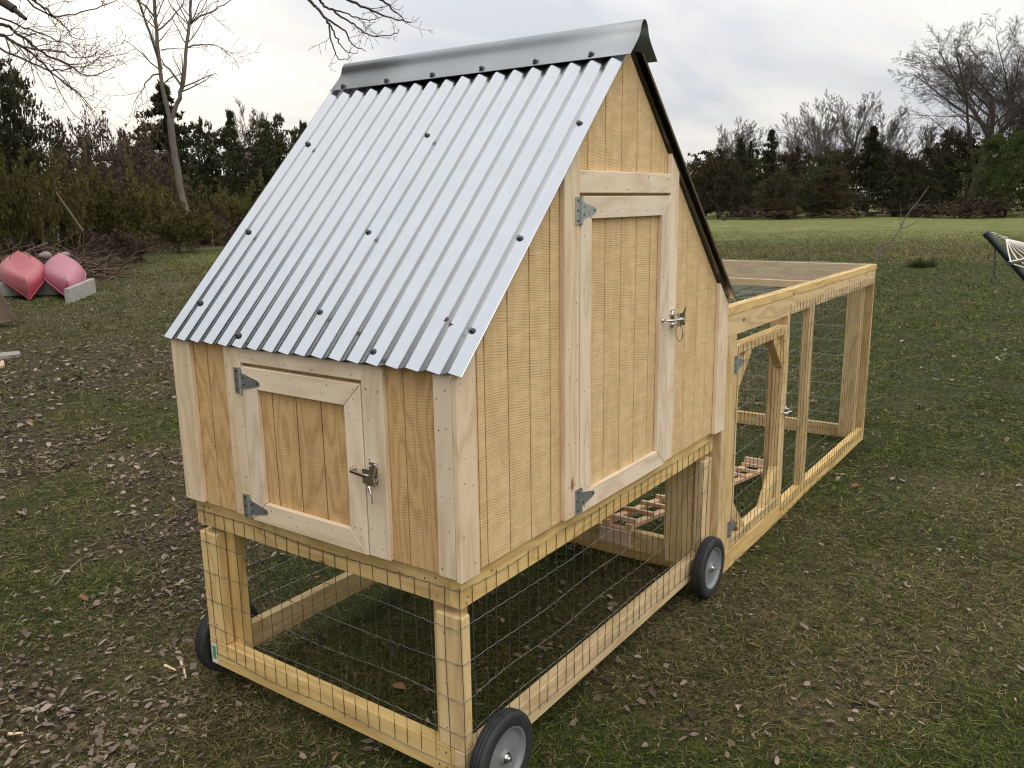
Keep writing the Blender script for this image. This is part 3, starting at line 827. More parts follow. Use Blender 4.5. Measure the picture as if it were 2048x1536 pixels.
gdoor = part('walk_in_door', coop)
for a_, b_ in ((22.5, 24.0), (24.0, 28.0), (28.0, 32.0), (32.0, 36.0), (36.0, 40.0), (40.0, 43.2)):
    siding_xz(a_ + G, b_ - G, 25.2, -0.68, -0.52, W_SIDE, gdoor, zt=59.0)
mitred(gdoor, 'y', 21.25, 44.58, 23.6, 60.55, 2.5, T0 - 0.02, -0.70, W_TRIM)
hinge(gdoor, (21.15, T0 - 0.02, 59.0), (1, 0, 0), (0, 0, 1), (0, -1, 0))
hinge(gdoor, (21.15, T0 - 0.02, 25.4), (1, 0, 0), (0, 0, 1), (0, -1, 0))
latch(gdoor, (45.4, T0 - 0.02, 44.1), (1, 0, 0), (0, 0, 1), (0, -1, 0), s=1.3)
def scatter_nails_frame(parent, plane, a0, a1, z0, z1, wd, d):
    sp = []
    for zz in (z0 + wd * .3, z0 + wd * .7, z1 - wd * .3, z1 - wd * .7):
        a = a0 + 1.0
        while a < a1 - 1:
            sp.append((a, zz)); a += random.uniform(3.0, 6.0)
    for aa_ in (a0 + wd * .35, a0 + wd * .7, a1 - wd * .3, a1 - wd * .7):
        z = z0 + 2.8
        while z < z1 - 2.8:
            sp.append((aa_, z)); z += random.uniform(3.0, 6.5)
    nails(parent, [(d, a, z) if plane == 'x' else (a, d, z) for a, z in sp], plane)
scatter_nails_frame(fdoor, 'x', 11.32, 30.32, 23.55, 42.32, 2.55, T0 - 0.02)
scatter_nails_frame(gdoor, 'y', 21.25, 44.58, 23.6, 60.55, 2.5, T0 - 0.02)

# ---- roof
roof = part('roof', coop)
SL = math.hypot(34.5, 34.2)
ux, uz = 34.5 / SL, 34.2 / SL                 # up the front slope
def corr(t): 
    """corrugation height over one pitch, flattened crests and troughs"""
    u = abs((t % 1.0) - 0.5) * 4 - 1                      # triangle wave, -1..1
    a_ = abs(u)
    if a_ > 0.72:
        v = (a_ - 0.72) / 0.28; a_ = 0.72 + 0.28 * (v - v * v / 2)
    return math.copysign(0.25 * a_, u)
def roof_sheet(j0, j1, lift, back):
    """corrugations j0..j1 counted from the near edge of 17.5"""
    npc = 18
    V = []; F = []
    ts = np.linspace(j0, j1, int((j1 - j0) * npc) + 1)
    S = np.array([0, 0.06, 0.3, 6, 16, 26, 36, 42, SL - 2.6, SL - 2.36, SL - 2.3])
    for s in S:
        q = s / SL
        ya = -2.4 + 0.5 * q; yb = 43.9 + 2.1 * q
        for t in ts:
            yy = ya + (yb - ya) * t / 17.5
            h = corr(t + 0.5) + 0.40 + lift
            x = -1.6 + ux * s - uz * h; z = 44.6 + uz * s + ux * h - 0.40
            if back: x = 65.8 - x
            V.append(I(x, yy, z))
    nt_ = len(ts)
    for i in range(len(S) - 1):
        for k_ in range(nt_ - 1):
            F.append((i * nt_ + k_, i * nt_ + k_ + 1, (i + 1) * nt_ + k_ + 1, (i + 1) * nt_ + k_))
    me = bpy.data.meshes.new('roof_sheet'); me.from_pydata(V, [], F); me.materials.append(GALV)
    me.polygons.foreach_set('use_smooth', [True] * len(F)); me.update()
    o = link(bpy.data.objects.new('roof_sheet', me), roof)
    so = o.modifiers.new('thickness', 'SOLIDIFY'); so.thickness = 0.0012; so.offset = 0
    return o
for back in (False, True):
    roof_sheet(0.0, 8.62, 0.11, back)
    roof_sheet(8.12, 17.5, 0.0, back)
def cap_mesh():
    left = [(-3.45, 76.12), (-3.4, 76.19), (-2.6, 76.99), (-2.0, 77.58), (-1.55, 78.06), (-1.2, 78.5), (-1.0, 78.9), (-0.88, 79.32), (-0.72, 79.75), (-0.42, 80.13), (-0.15, 80.28)]
    prof = left + [(0.0, 80.3)] + [(-a_, b_) for a_, b_ in left[::-1]]   # rolled top and two flanges
    V = []; ys = (-2.9, 8, 20, 32, 45.7)
    for yy in ys: V += [I(32.9 + a_, yy, b_) for a_, b_ in prof]
    n_ = len(prof)
    F = [(i * n_ + k_, i * n_ + k_ + 1, (i + 1) * n_ + k_ + 1, (i + 1) * n_ + k_) for i in range(len(ys) - 1) for k_ in range(n_ - 1)]
    me = bpy.data.meshes.new('ridge_cap'); me.from_pydata(V, [], F); me.materials.append(CAPM)
    me.polygons.foreach_set('use_smooth', [True] * len(F)); me.update()
    o = link(bpy.data.objects.new('ridge_cap', me), roof)
    so = o.modifiers.new('thickness', 'SOLIDIFY'); so.thickness = 0.0015; so.offset = 1
cap_mesh()
def screw_mesh():
    mb = MB()
    def ringz(r, z, k=6): return [(r * math.cos(t), r * math.sin(t), z) for t in np.arange(k) * 2 * math.pi / k]
    for (r0, z0, r1, z1, mi) in ((0.36, 0, 0.34, 0.10, 1), (0.30, 0.10, 0.29, 0.15, 0), (0.20, 0.15, 0.18, 0.38, 0)):
        V = ringz(r0 * IN, z0 * IN, 10) + ringz(r1 * IN, z1 * IN, 10)
        mb.add(V, [(i, (i + 1) % 10, 10 + (i + 1) % 10, 10 + i) for i in range(10)] + [tuple(range(10, 20))], mi)
    me = bpy.data.meshes.new('roof_screw'); me.from_pydata(np.concatenate(mb.v).tolist(), [], mb.f)
    me.materials.append(SCREWM); me.materials.append(DARKM); me.polygons.foreach_set('material_index', mb.m); me.update()
    return me
SCREWM = plain('dull_screw_head', (0.16, 0.165, 0.17), rough=0.45, metal=1.0)
SCREW = screw_mesh()
nrm = Vector((-uz, 0, ux))
def screw(y, s, lift):
    o = bpy.data.objects.new('roof_screw', SCREW)
    p = Vector(I(-1.6 + ux * s, y, 44.6 + uz * s)) + nrm * lift * IN
    m = nrm.to_track_quat('Z', 'Y').to_matrix().to_4x4() @ Matrix.Diagonal((1.2, 1.2, 1.2, 1)); m.translation = p
    o.matrix_basis = m; link(o, roof)
PIT = 46.3 / 17.5
def crest(y): 
    k_ = round((y + 2.3) / PIT - 0.5) + 0.5
    return -2.3 + k_ * PIT
for y, s in ((21.5, 33.1), (20.9, 17.0), (20.6, 5.3), (0.0, 33.2), (-0.3, 16.4), (-0.5, 4.7), (43.1, 33.2), (42.1, 16.9), (41.7, 5.1), (31.1, 1.1), (10.0, 1.1)):
    q = s / SL; ya = -2.4 + 0.5 * q; wd = (46.3 + 1.6 * q) / 17.5
    k_ = max(0.5, round((y - ya) / wd - 0.5) + 0.5)
    screw(ya + k_ * wd - 0.10, s, 0.30)
for y in (43.4, 34.9, 26.6, 18.4, 10.2, 2.4): screw(y, 44.9, 0.58)
# small frame ends seen under the rear verge
prism('rafter', [(33.2, -0.58, zroof(33.2) - 1.0), (66.0, -0.58, zroof(66.0) - 1.0), (66.0, -0.58, zroof(66.0) - 2.2), (33.2, -0.58, zroof(33.2) - 2.2)], (0, -0.0 + 0.3, 0), 'x', W_TREAT, roof, bev=0)

# ---- wire mesh panels, welded 2 x 4 inch
def wire_panel(name, origin, ua, ub, avals, bvals, a_end, b_end, parent, r=0.050, wob=0.10, seed=1):
    rs = np.random.default_rng(seed)
    o = np.array(origin, float); ua = np.array(ua, float); ub = np.array(ub, float); un = np.cross(ua, ub)
    ph = rs.uniform(0, 6, 8)
    def pt(a_, b_, c_=0.0):
        q = o + ua * a_ + ub * b_ + un * (c_ + wob * math.sin(0.33 * a_ + ph[0]) * math.sin(0.21 * b_ + ph[1]))
        return np.array(I(*q))
    P0 = []; P1 = []
    for a_ in avals:
        da = rs.normal(0, wob * 0.8); db = rs.normal(0, wob * 1.2); pp = rs.uniform(0, 6)
        bs = np.linspace(b_end[0], b_end[1], max(3, int(abs(b_end[1] - b_end[0]) / 3)))
        line = [pt(a_ + da + wob * 0.9 * math.sin(0.28 * b_ + pp), b_ + (db if i in (0, len(bs) - 1) else 0), 0.03) for i, b_ in enumerate(bs)]
        P0 += line[:-1]; P1 += line[1:]
    for b_ in bvals:
        pp = rs.uniform(0, 6); pq = rs.uniform(0.16, 0.3)
        as_ = np.linspace(a_end[0], a_end[1], max(3, int(abs(a_end[1] - a_end[0]) / 1.0)))
        line = [pt(a_, b_ + wob * 1.6 * math.sin(pq * a_ + pp) + wob * 0.5 * math.sin(math.pi * a_ + pp), -0.03) for a_ in as_]
        P0 += line[:-1]; P1 += line[1:]
    V, F = tubes(P0, P1, r * IN, r * IN, 4)
    o_ = bpy.data.objects.new(name, mesh_arrays(name, V, F, [WIRE], smooth=True))
    return link(o_, parent)
hz = [21.8, 17.7, 13.6, 9.6, 5.7, 1.6]
wire_panel('wire_mesh', (-0.09, 0, 0), (0, 1, 0), (0, 0, 1), [2.0 * k_ + 0.05 for k_ in range(22)], hz, (-0.1, 43.2), (1.5, 21.9), base, seed=3)
wire_panel('wire_mesh', (0, -0.09, 0), (1, 0, 0), (0, 0, 1), [2.0 * k_ for k_ in range(1, 33)], hz, (-0.1, 64.2), (1.3, 21.9), base, seed=4)
wire_panel('wire_mesh', (0, W + 0.09, 0), (1, 0, 0), (0, 0, 1), [2.0 * k_ for k_ in range(1, 33)], hz, (-0.1, 64.2), (1.3, 21.9), base, seed=5)

# ---- shop label stapled on the end of a rail
lab = part('stapled_label', coop, 'small green and white paper label on the end of the rail')
for (z0, z1, mt, nm, dx) in ((0.2, 3.0, LABELW, 'paper', 0.015), (0.75, 2.7, LABELG, 'green_print', 0.03)):
    board(nm, -dx - 0.01, -dx, W - 1.25 + (0.12 if mt is LABELG else 0), W - 0.3 - (0.15 if mt is LABELG else 0), z0, z1, mt, lab, bev=0)

# ---- wheels
def lathe(prof, k=40):
    """prof: (radius, axial) pairs around the local Y axis"""
    n_ = len(prof); V = []
    for i in range(k):
        t = 2 * math.pi * i / k
        V += [(r * math.cos(t), a_, r * math.sin(t)) for r, a_ in prof]
    F = [(i * n_ + j, ((i + 1) % k) * n_ + j, ((i + 1) % k) * n_ + j + 1, i * n_ + j + 1) for i in range(k) for j in range(n_ - 1)]
    return V, F
def lathed(name, prof, mat):
    V, F = lathe([(r * IN, a_ * IN) for r, a_ in prof])
    bm = bmesh.new(); vs = [bm.verts.new(v) for v in V]
    for f in F: bm.faces.new([vs[i] for i in f])
    bmesh.ops.remove_doubles(bm, verts=bm.verts, dist=1e-5); bmesh.ops.recalc_face_normals(bm, faces=bm.faces)
    me = bpy.data.meshes.new(name); bm.to_mesh(me); bm.free(); me.materials.append(mat)
    me.polygons.foreach_set('use_smooth', [True] * len(me.polygons)); me.set_sharp_from_angle(angle=math.radians(38)); me.update()
    return me
TYRE = lathed('tyre', [(3.35, -0.75), (3.6, -0.86), (4.45, -0.92), (4.8, -0.82), (4.95, -0.62), (4.97, -0.5), (4.86, -0.46), (4.86, -0.36), (5.0, -0.32), (5.02, -0.06), (4.9, -0.04), (4.9, 0.04), (5.02, 0.06), (5.0, 0.32), (4.86, 0.36), (4.86, 0.46), (4.97, 0.5), (4.95, 0.62), (4.8, 0.82), (4.45, 0.92), (3.6, 0.86), (3.35, 0.75)], RUBBER)
RIM = lathed('rim', [(3.42, -0.80), (3.25, -0.78), (3.15, -0.55), (2.9, -0.32), (1.6, -0.22), (0.85, -0.32), (0.7, -0.62), (0.0, -0.64)], RIMM)
RIMB = lathed('rim', [(3.42, 0.80), (3.25, 0.78), (3.15, 0.55), (2.9, 0.32), (1.0, 0.22), (0.0, 0.22)], RIMM)
NUT = lathed('axle_nut', [(0.62, -0.62), (0.62, -0.72), (0.36, -0.72), (0.36, -1.0), (0.2, -1.0), (0.2, -1.25), (0.0, -1.25)], CHROME)
for (wx, wy, face) in ((4.1, -1.75, 1), (61.6, -1.75, 1), (4.1, W + 1.75, -1), (61.6, W + 1.75, -1)):
    wh = part('wheel', coop)
    for me in (TYRE, RIM, RIMB, NUT):
        o = bpy.data.objects.new(me.name.split('.')[0], me)
        m = Matrix.Rotation(0 if face == 1 else math.pi, 4, 'Z') @ Matrix.Rotation(random.uniform(0, 6), 4, 'Y')
        m.translation = I(wx, wy, 1.6); o.matrix_basis = m
        link(o, wh)

# ------------------------------------------------------------------ chicken run
X0, X1, Y0, Y1 = 67.9, 171.0, -0.75, 43.5
ZB, ZL, ZU, ZT = -3.45, 38.2, 41.7, 43.2
run = thing('chicken_run', I(X0, Y0, -GZ), 'long low chicken run of yellow lumber and wire mesh behind the coop', 'chicken run')
rf = part('run_frame', run)
for y0 in (Y0, Y1 - 1.5):
    board('rail', X0, X1, y0, y0 + 1.5, ZB, ZB + 3.5, W_TREAT, rf)
    board('rail', X0, X1, y0, y0 + 1.5, ZL, ZU, W_TREAT, rf)
for x0 in (X0, X1 - 1.5):
    board('rail', x0, x0 + 1.5, Y0 + 1.53, Y1 - 1.53, ZB, ZB + 3.5, W_TREAT, rf)
    board('rail', x0, x0 + 1.5, Y0 + 1.53, Y1 - 1.53, ZL + .02, ZU - .02, W_TREAT, rf)
zp0, zp1 = ZB + 3.53, ZL - 0.03
board('post', X0, X0 + 1.5, Y0 + 0.1, Y0 + 3.5, zp0, zp1, W_TREAT, rf)
board('post', X0 + 1.53, X0 + 5.0, Y0, Y0 + 1.5, zp0, zp1, W_TREAT, rf)
board('post', 100.0, 101.5, Y0, Y0 + 3.5, zp0, zp1, W_TREAT, rf)
board('post', 114.2, 117.7, Y0, Y0 + 1.5, zp0, zp1, W_TREAT, rf)
board('post', 164.9, 168.4, Y0 + 1.6, Y0 + 5.1, zp0 - 2, zp1 + 2, W_TREAT, rf)
board('post', X1 - 1.5, X1, Y0, Y0 + 3.5, zp0, zp1, W_TREAT, rf)
for x0 in (X0 + 0.2, 117.0, X1 - 3.6): board('post', x0, x0 + 3.5, Y1 - 1.5, Y1, zp0, zp1, W_TREAT, rf)
lid = part('run_lid', run)
for y0 in (Y0 - 0.1, Y1 - 1.5): board('rail', X0, X1 + 0.3, y0, y0 + 1.6, ZU + 0.03, ZT, W_TREAT, lid)
for x0 in (X0, 117.5, X1 - 1.3): board('rail', x0, x0 + 1.5, Y0 + 1.56, Y1 - 1.56, ZU + 0.03, ZT - 0.01, W_TREAT, lid)
wire_panel('wire_mesh', (0, 0, ZT + 0.12), (1, 0, 0), (0, 1, 0), np.arange(X0 + 1, X1, 2.0), np.arange(Y0 + 0.3, Y1, 4.0), (X0, X1), (Y0, Y1 - 0.3), lid, r=0.028, wob=0.10, seed=9)
run_h = np.arange(ZB + 2.2, ZL + 3.0, 4.0)
wire_panel('wire_mesh', (0, Y0 - 0.09, 0), (1, 0, 0), (0, 0, 1), np.arange(101.0, X1, 2.0), run_h, (100.4, X1 - 0.2), (ZB + 1.8, ZL + 1.9), rf, wob=0.10, seed=12)
wire_panel('wire_mesh', (0, Y1 + 0.09, 0), (1, 0, 0), (0, 0, 1), np.arange(X0 + 1, X1, 2.0), run_h, (X0, X1), (ZB + 1.8, ZL + 1.9), rf, wob=0.10, seed=13)
wire_panel('wire_mesh', (X1 + 0.09, 0, 0), (0, 1, 0), (0, 0, 1), np.arange(Y0 + 1, Y1, 2.0), run_h, (Y0, Y1), (ZB + 1.8, ZL + 1.9), rf, wob=0.10, seed=14)
rdoor = part('run_door', run)
dx0, dx1, dz0, dz1 = X0 + 5.25, 99.7, 0.35, 36.4
dy0, dy1 = Y0 + 0.05, Y0 + 1.8
board('door_stile', dx0, dx0 + 1.5, dy0, dy1, dz0, dz1, W_TREAT, rdoor)
board('door_stile', dx1 - 1.5, dx1, dy0, dy1, dz0, dz1, W_TREAT, rdoor)
board('door_rail', dx0 + 1.52, dx1 - 1.52, dy0, dy1, dz0, dz0 + 1.7, W_TREAT, rdoor)
board('door_rail', dx0 + 1.52, dx1 - 1.52, dy0, dy1, dz1 - 1.7, dz1, W_TREAT, rdoor)
def gusset(cx, cz, sx, sz, l=6.5, wd=2.2):
    p = [(cx + sx * l, cz), (cx + sx * (l - wd * 1.35), cz), (cx, cz + sz * (l - wd * 1.35)), (cx, cz + sz * l)]
    prism('corner_brace', [(a_, dy0 + 0.1, b_) for a_, b_ in p], (0, dy1 - dy0 - 0.2, 0), 'z', W_TREAT, rdoor, bev=0.05)
gusset(dx0 + 1.53, dz0 + 1.73, 1, 1); gusset(dx1 - 1.53, dz0 + 1.73, -1, 1); gusset(dx0 + 1.53, dz1 - 1.73, 1, -1); gusset(dx1 - 1.53, dz1 - 1.73, -1, -1)
wire_panel('wire_mesh', (0, dy0 - 0.09, 0), (1, 0, 0), (0, 0, 1), np.arange(dx0 + 0.5, dx1 - 0.4, 2.0), np.arange(dz0 + 0.3, dz1, 4.0) + 0.7, (dx0 + 0.3, dx1 - 0.4), (dz0 + 0.2, dz1 - 0.4), rdoor, wob=0.12, seed=15)
hinge(rdoor, (dx0 - 0.15, Y0 - 0.02, 33.2), (1, 0, 0), (0, 0, 1), (0, -1, 0))
hinge(rdoor, (dx0 - 0.15, Y0 - 0.02, 4.2), (1, 0, 0), (0, 0, 1), (0, -1, 0))
latch(rdoor, (100.6, Y0 - 0.02, 19.3), (1, 0, 0), (0, 0, 1), (0, -1, 0), clip=False)

# ------------------------------------------------------------------ chicken ramp
ramp = thing('chicken_ramp', I(97, 14.7, -GZ), 'slatted wooden chicken ramp lying from under the coop into the run', 'ramp')
RA, RB = np.array([62.0, 15.3, 5.6]), np.array([131.5, 14.5, -2.9])
rd = (RB - RA) / np.linalg.norm(RB - RA)
pitch = math.asin(rd[2]); yaw = math.atan2(rd[1], rd[0]); RLEN = float(np.linalg.norm(RB - RA))
RM = Matrix.Translation(I(*RA)) @ Matrix.Rotation(yaw, 4, 'Z') @ Matrix.Rotation(-pitch, 4, 'Y')
def ramp_board(name, x0, x1, y0, y1, z0, z1, grain):
    o = board(name, x0, x1, y0, y1, z0, z1, W_RAMP, ramp, bev=0.04, grain=grain)
    loc = o.matrix_basis.copy(); loc.translation = loc.translation - Vector((0, 0, GZ * IN))
    o.matrix_basis = RM @ loc
for y0 in (-2.9, 1.5): ramp_board('side_rail', 0, RLEN, y0, y0 + 1.4, -0.75, 0, 'x')
q = 1.2; first = True
while q < RLEN - 1:
    ramp_board('rung', q, q + 0.9, -2.9, 2.9, 0.02, 0.72, 'y'); q += 6.6
ramp_board('rung', RLEN - 0.8, RLEN, -2.9, 2.9, 0.02, 1.9, 'y')
ramp_board('end_board', -0.8, -0.05, -2.9, 2.9, -3.6, -1.2, 'y')
ramp_board('end_board', -0.05, 0.7, -2.9, 2.9, -1.2, -0.78, 'y')

# ------------------------------------------------------------------ trees
def KS(name, me_, parent):
    o = link(bpy.data.objects.new(name, me_), parent); o['kind'] = 'stuff'; return o
def gz_at(x, y): return float(height(np.array([x]), np.array([y]))[0])
def foot(xpx, depth):
    """ground point under a photo column at that depth"""
    p = at(xpx, 405, depth); return Vector((p[0], p[1], gz_at(p[0], p[1])))
def height_to(xpx, ypx, depth, base): return float(at(xpx, ypx, depth)[2] - base[2])

def crown_mesh(seed, nb, ns, prof, tri=3, size=0.055, lift=0.25, droop=0.1, lo=0.08, mat=None, wob=0.42):
    """unit crown (height 1, radius 1 scaled by the profile): limbs carrying needle sprays"""
    r = np.random.default_rng(seed)
    h = lo + (1 - lo) * r.random(nb) ** 0.85
    az = r.uniform(0, 2 * np.pi, nb)
    ln = prof(h) * (1 + r.normal(0, wob, nb)).clip(0.3, 1.7)
    t = 0.08 + 0.92 * r.random((nb, ns)) ** 0.75
    tl = r.uniform(-0.3, 1.0, nb) * lift
    c = np.zeros((nb, ns, 3))
    rad = t * ln[:, None]
    c[..., 0] = np.cos(az)[:, None] * rad; c[..., 1] = np.sin(az)[:, None] * rad
    c[..., 2] = h[:, None] + (tl[:, None] * t - droop * t ** 2) * ln[:, None] * 0.4
    sp = 0.085 * ln[:, None] + 0.012
    c += r.normal(0, 1, c.shape) * sp[..., None] * np.array([0.55, 0.55, 0.22])
    c = c.reshape(-1, 3); n = len(c)
    out = np.repeat(np.stack([np.cos(az), np.sin(az), np.full(nb, 0.35)], -1), ns, axis=0)
    top_n = 40; c = np.concatenate([c, np.stack([r.normal(0, 0.035, top_n), r.normal(0, 0.035, top_n), r.uniform(0.86, 1.02, top_n)], -1)])
    out = np.concatenate([out, np.tile([[0, 0, 1.0]], (top_n, 1))]); n = len(c)
    V = []; 
    for k in range(tri):
        d = out + r.normal(0, 0.75, (n, 3)); d[:, 2] += 0.15; d /= np.linalg.norm(d, axis=1, keepdims=True)
        s = size * r.uniform(0.5, 1.4, n)
        w_ = np.cross(d, r.normal(0, 1, (n, 3))); w_ /= np.linalg.norm(w_, axis=1, keepdims=True)
        d[:, 2] *= 0.45; w_[:, 2] *= 0.45
        V.append(np.stack([c - w_ * (s * 0.30)[:, None], c + w_ * (s * 0.28)[:, None], c + d * s[:, None]], 1))
    V = np.concatenate(V).reshape(-1, 3)
    return mesh_arrays('crown', V, np.arange(len(V)).reshape(-1, 3), [mat])
def trunk_mesh(mat, top=0.9, r0=0.022, seed=0, k=7):
    r = np.random.default_rng(seed)
    zs = np.linspace(-0.02, top, 8); pts = np.stack([np.cumsum(r.normal(0, 0.006, 8)), np.cumsum(r.normal(0, 0.006, 8)), zs], -1)
    V, F = sweep(pts, np.linspace(r0, 0.003, 8), k)
    me = bpy.data.meshes.new('trunk'); me.from_pydata(V.tolist(), [], [tuple(dict.fromkeys(f)) for f in F]); me.materials.append(mat)
    me.polygons.foreach_set('use_smooth', [True] * len(me.polygons)); return me
def lumpy(seed, nb, ns, prof, size, mat, lo, lumps, spread):
    r = np.random.default_rng(seed); Vs = []
    for j in range(lumps):
        a_ = r.uniform(0, 6.28); q_ = 0 if j == 0 else spread * r.uniform(0.4, 1.0); hj = 1.0 if j == 0 else r.uniform(0.62, 0.97); rj = r.uniform(0.45, 0.65)
        me = crown_mesh(seed * 31 + j, nb, ns, prof, size=size / rj * 0.55, mat=mat, lo=lo)
        co = np.empty(len(me.vertices) * 3, np.float32); me.vertices.foreach_get('co', co); co = co.reshape(-1, 3)
        Vs.append(np.stack([co[:, 0] * rj + q_ * math.cos(a_), co[:, 1] * rj + q_ * math.sin(a_), co[:, 2] * hj], -1)); bpy.data.meshes.remove(me)
    V = np.concatenate(Vs)
    return mesh_arrays('crown', V, np.arange(len(V)).reshape(-1, 3), [mat])
P_CONE = lambda h: 0.05 + 1.0 * (1 - h) ** 1.05
P_FULL = lambda h: 1.0 * np.clip(1.15 * (1 - h) ** 0.72, 0, 1) * (0.72 + 0.28 * np.clip(h * 4, 0, 1))
P_ROUND = lambda h: np.sqrt(np.clip(1 - (2 * np.clip(h, 0, 1) - 0.85) ** 2 / 1.4, 0.03, 1))
KIND = {}
for kk, (prof, mt, n_, s_) in {'cone': (P_CONE, CEDAR, 130, 0.075), 'full': (P_FULL, CEDAR, 170, 0.075), 'brown': (P_ROUND, CEDAR_B, 170, 0.078),
                           'round': (P_ROUND, CEDAR_B, 200, 0.075), 'green': (P_ROUND, PINE, 230, 0.065), 'roundg': (P_ROUND, CEDAR, 200, 0.075)}.items():
    if kk == 'cone': KIND[kk] = [crown_mesh(100 + v, n_, 34, prof, size=s_, mat=mt, lo=0.07) for v in range(3)]
    else: KIND[kk] = [lumpy(100 + 7 * len(KIND) + v, 62, 26, prof, s_, mt, 0.10, 6, 0.62) for v in range(3)]
TRUNKS = [trunk_mesh(BARK_D, seed=v) for v in range(3)]
_cnt = [0]
def evergreen(name, label, xpx, depth, top, wpx, kind, group=None, cat='tree'):
    b = foot(xpx, depth); H = height_to(xpx, top, depth, b); R = wpx * depth / FPX / 2 * 1.22
    t = thing(name, b, label, cat, group)
    i = _cnt[0]; _cnt[0] += 1
    rot = Matrix.Rotation(1.7 * i, 4, 'Z')
    for me, nm in ((KIND[kind][i % 3], 'crown'), (TRUNKS[i % 3], 'trunk')):
        o = bpy.data.objects.new(nm, me)
        sR = R if nm == 'crown' else H
        o.matrix_basis = Matrix.Translation(b) @ rot @ Matrix.Diagonal((sR, sR, H, 1))
        link(o, t)
    return t
GR = 'evergreens along the far edge of the field'
evg = [  # x, depth, top y, width px, kind, label
    (1388, 76, 312, 95, 'round', 'round topped evergreen at the end of the far treeline, beside the coop roof edge'),
    (1438, 74, 300, 90, 'brown', 'brownish evergreen with a short spire, second in the far treeline from the coop'),
    (1477, 79, 283, 70, 'cone', 'thin spiky evergreen tip rising between two rounder trees near the coop'),
    (1496, 80, 288, 40, 'cone', 'small bent evergreen spire just right of the spiky tip in the far treeline'),
    (1537, 75, 266, 80, 'cone', 'tall dark cedar with a jagged top in the far treeline, nearest the coop'),
    (1590, 76, 299, 110, 'round', 'broad round headed evergreen right of the jagged cedar in the far treeline'),
    (1648, 78, 298, 90, 'roundg', 'dome shaped dark evergreen below the cluster of bare grey trees'),
    (1618, 71, 330, 95, 'green', 'low olive green bushy tree standing in front of the far treeline'),
    (1690, 74, 300, 100, 'brown', 'brown tinged evergreen below the right side of the bare tree cluster'),
    (1737, 72, 260, 100, 'cone', 'wide pointed conifer with a bare stem foot in the middle of the far treeline'),
    (1792, 74, 305, 95, 'round', 'brown round evergreen right of the wide pointed conifer'),
    (1846, 77, 300, 110, 'roundg', 'dark rounded evergreen at the foot of the big bare tree, on its left'),
    (1893, 80, 262, 120, 'brown', 'tall shaggy evergreen partly behind the branches of the big bare tree'),
    (2012, 66, 262, 150, 'green', 'large green evergreen at the right edge of the photo, right of the big bare tree'),
    (1412, 84, 306, 110, 'roundg', 'dark evergreen filling the back row beside the coop roof edge'),
    (1510, 84, 304, 120, 'roundg', 'dark back row evergreen left of the jagged cedar'),
    (1560, 70, 345, 90, 'round', 'low brown bush in the front of the treeline below the jagged cedar'),
    (1668, 70, 340, 100, 'round', 'low brown round tree in front of the bare cluster'),
    (1765, 82, 300, 120, 'roundg', 'dark back row evergreen right of the wide pointed conifer'),
    (1825, 70, 350, 100, 'roundg', 'low dark evergreen in front, left of the big bare tree'),
    (1950, 82, 300, 120, 'roundg', 'dark evergreen directly behind the big bare trunk'),
    (2085, 70, 190, 170, 'full', 'tallest dark evergreen cut by the right edge of the photo'),
]
for (x, dp, tp, wd, kd, lb) in evg: evergreen('evergreen_tree', lb, x, dp, tp, wd, kd, GR)
GL = 'dark evergreens behind the left thicket'
evg2 = [
    (28, 30, 112, 120, 'roundg', 'dark evergreen at the left edge of the photo under the hanging branches'),
    (345, 46, 182, 115, 'cone', 'open branched spruce directly behind the forked bare tree'),
    (292, 48, 262, 90, 'round', 'dark evergreen left of the spruce behind the forked tree'),
    (415, 50, 246, 105, 'roundg', 'dense dark evergreen right of the spruce, left of the narrow pointed one'),
    (473, 54, 232, 62, 'cone', 'narrow pointed dark evergreen left of the round bare tree'),
    (562, 56, 240, 95, 'roundg', 'dark evergreen right of the round bare tree, touching the roof edge'),
    (612, 58, 252, 80, 'roundg', 'dark evergreen half hidden by the metal roof edge'),
    (520, 52, 300, 110, 'roundg', 'low dark evergreen below the round bare tree'),
    (235, 44, 318, 120, 'round', 'low brownish evergreen behind the bare thicket on the left'),
]
for (x, dp, tp, wd, kd, lb) in evg2: evergreen('evergreen_tree', lb, x, dp, tp, wd * 1.45, kd, GL)

# unseen trees left of the frame, added tall and close to darken roof reflections
wv = []; r = np.random.default_rng(404)
src = []
for k in ('full', 'roundg', 'full'):
    me_ = KIND[k][len(src) % 3]; co_ = np.empty(len(me_.vertices) * 3, np.float32); me_.vertices.foreach_get('co', co_); src.append(co_.reshape(-1, 3))
for i, (az_, dist_, hh_) in enumerate([(83, 19, 14), (87, 24, 17), (90, 17, 15), (95, 14, 13), (99, 20, 17), (104, 15, 15), (110, 18, 16), (117, 15, 14), (124, 18, 16), (82, 30, 18), (93, 29, 19), (106, 28, 18), (132, 17, 15)]):
    a_ = math.radians(az_); x_, y_ = CAM[0] + dist_ * math.cos(a_), CAM[1] + dist_ * math.sin(a_)
    m_ = src[i % 3]; rr_ = hh_ * 0.30; ca, sa = math.cos(i * 1.3), math.sin(i * 1.3)
    wv.append(np.stack([x_ + rr_ * (m_[:, 0] * ca - m_[:, 1] * sa), y_ + rr_ * (m_[:, 0] * sa + m_[:, 1] * ca), m_[:, 2] * hh_], -1))
wv = np.concatenate(wv)
woods = link(bpy.data.objects.new('woods', mesh_arrays('woods', wv, np.arange(len(wv)).reshape(-1, 3), [CEDAR]))); woods['kind'] = 'stuff'
tag(woods, 'unseen evergreens added beyond the left edge to darken the roof reflections', 'woods')

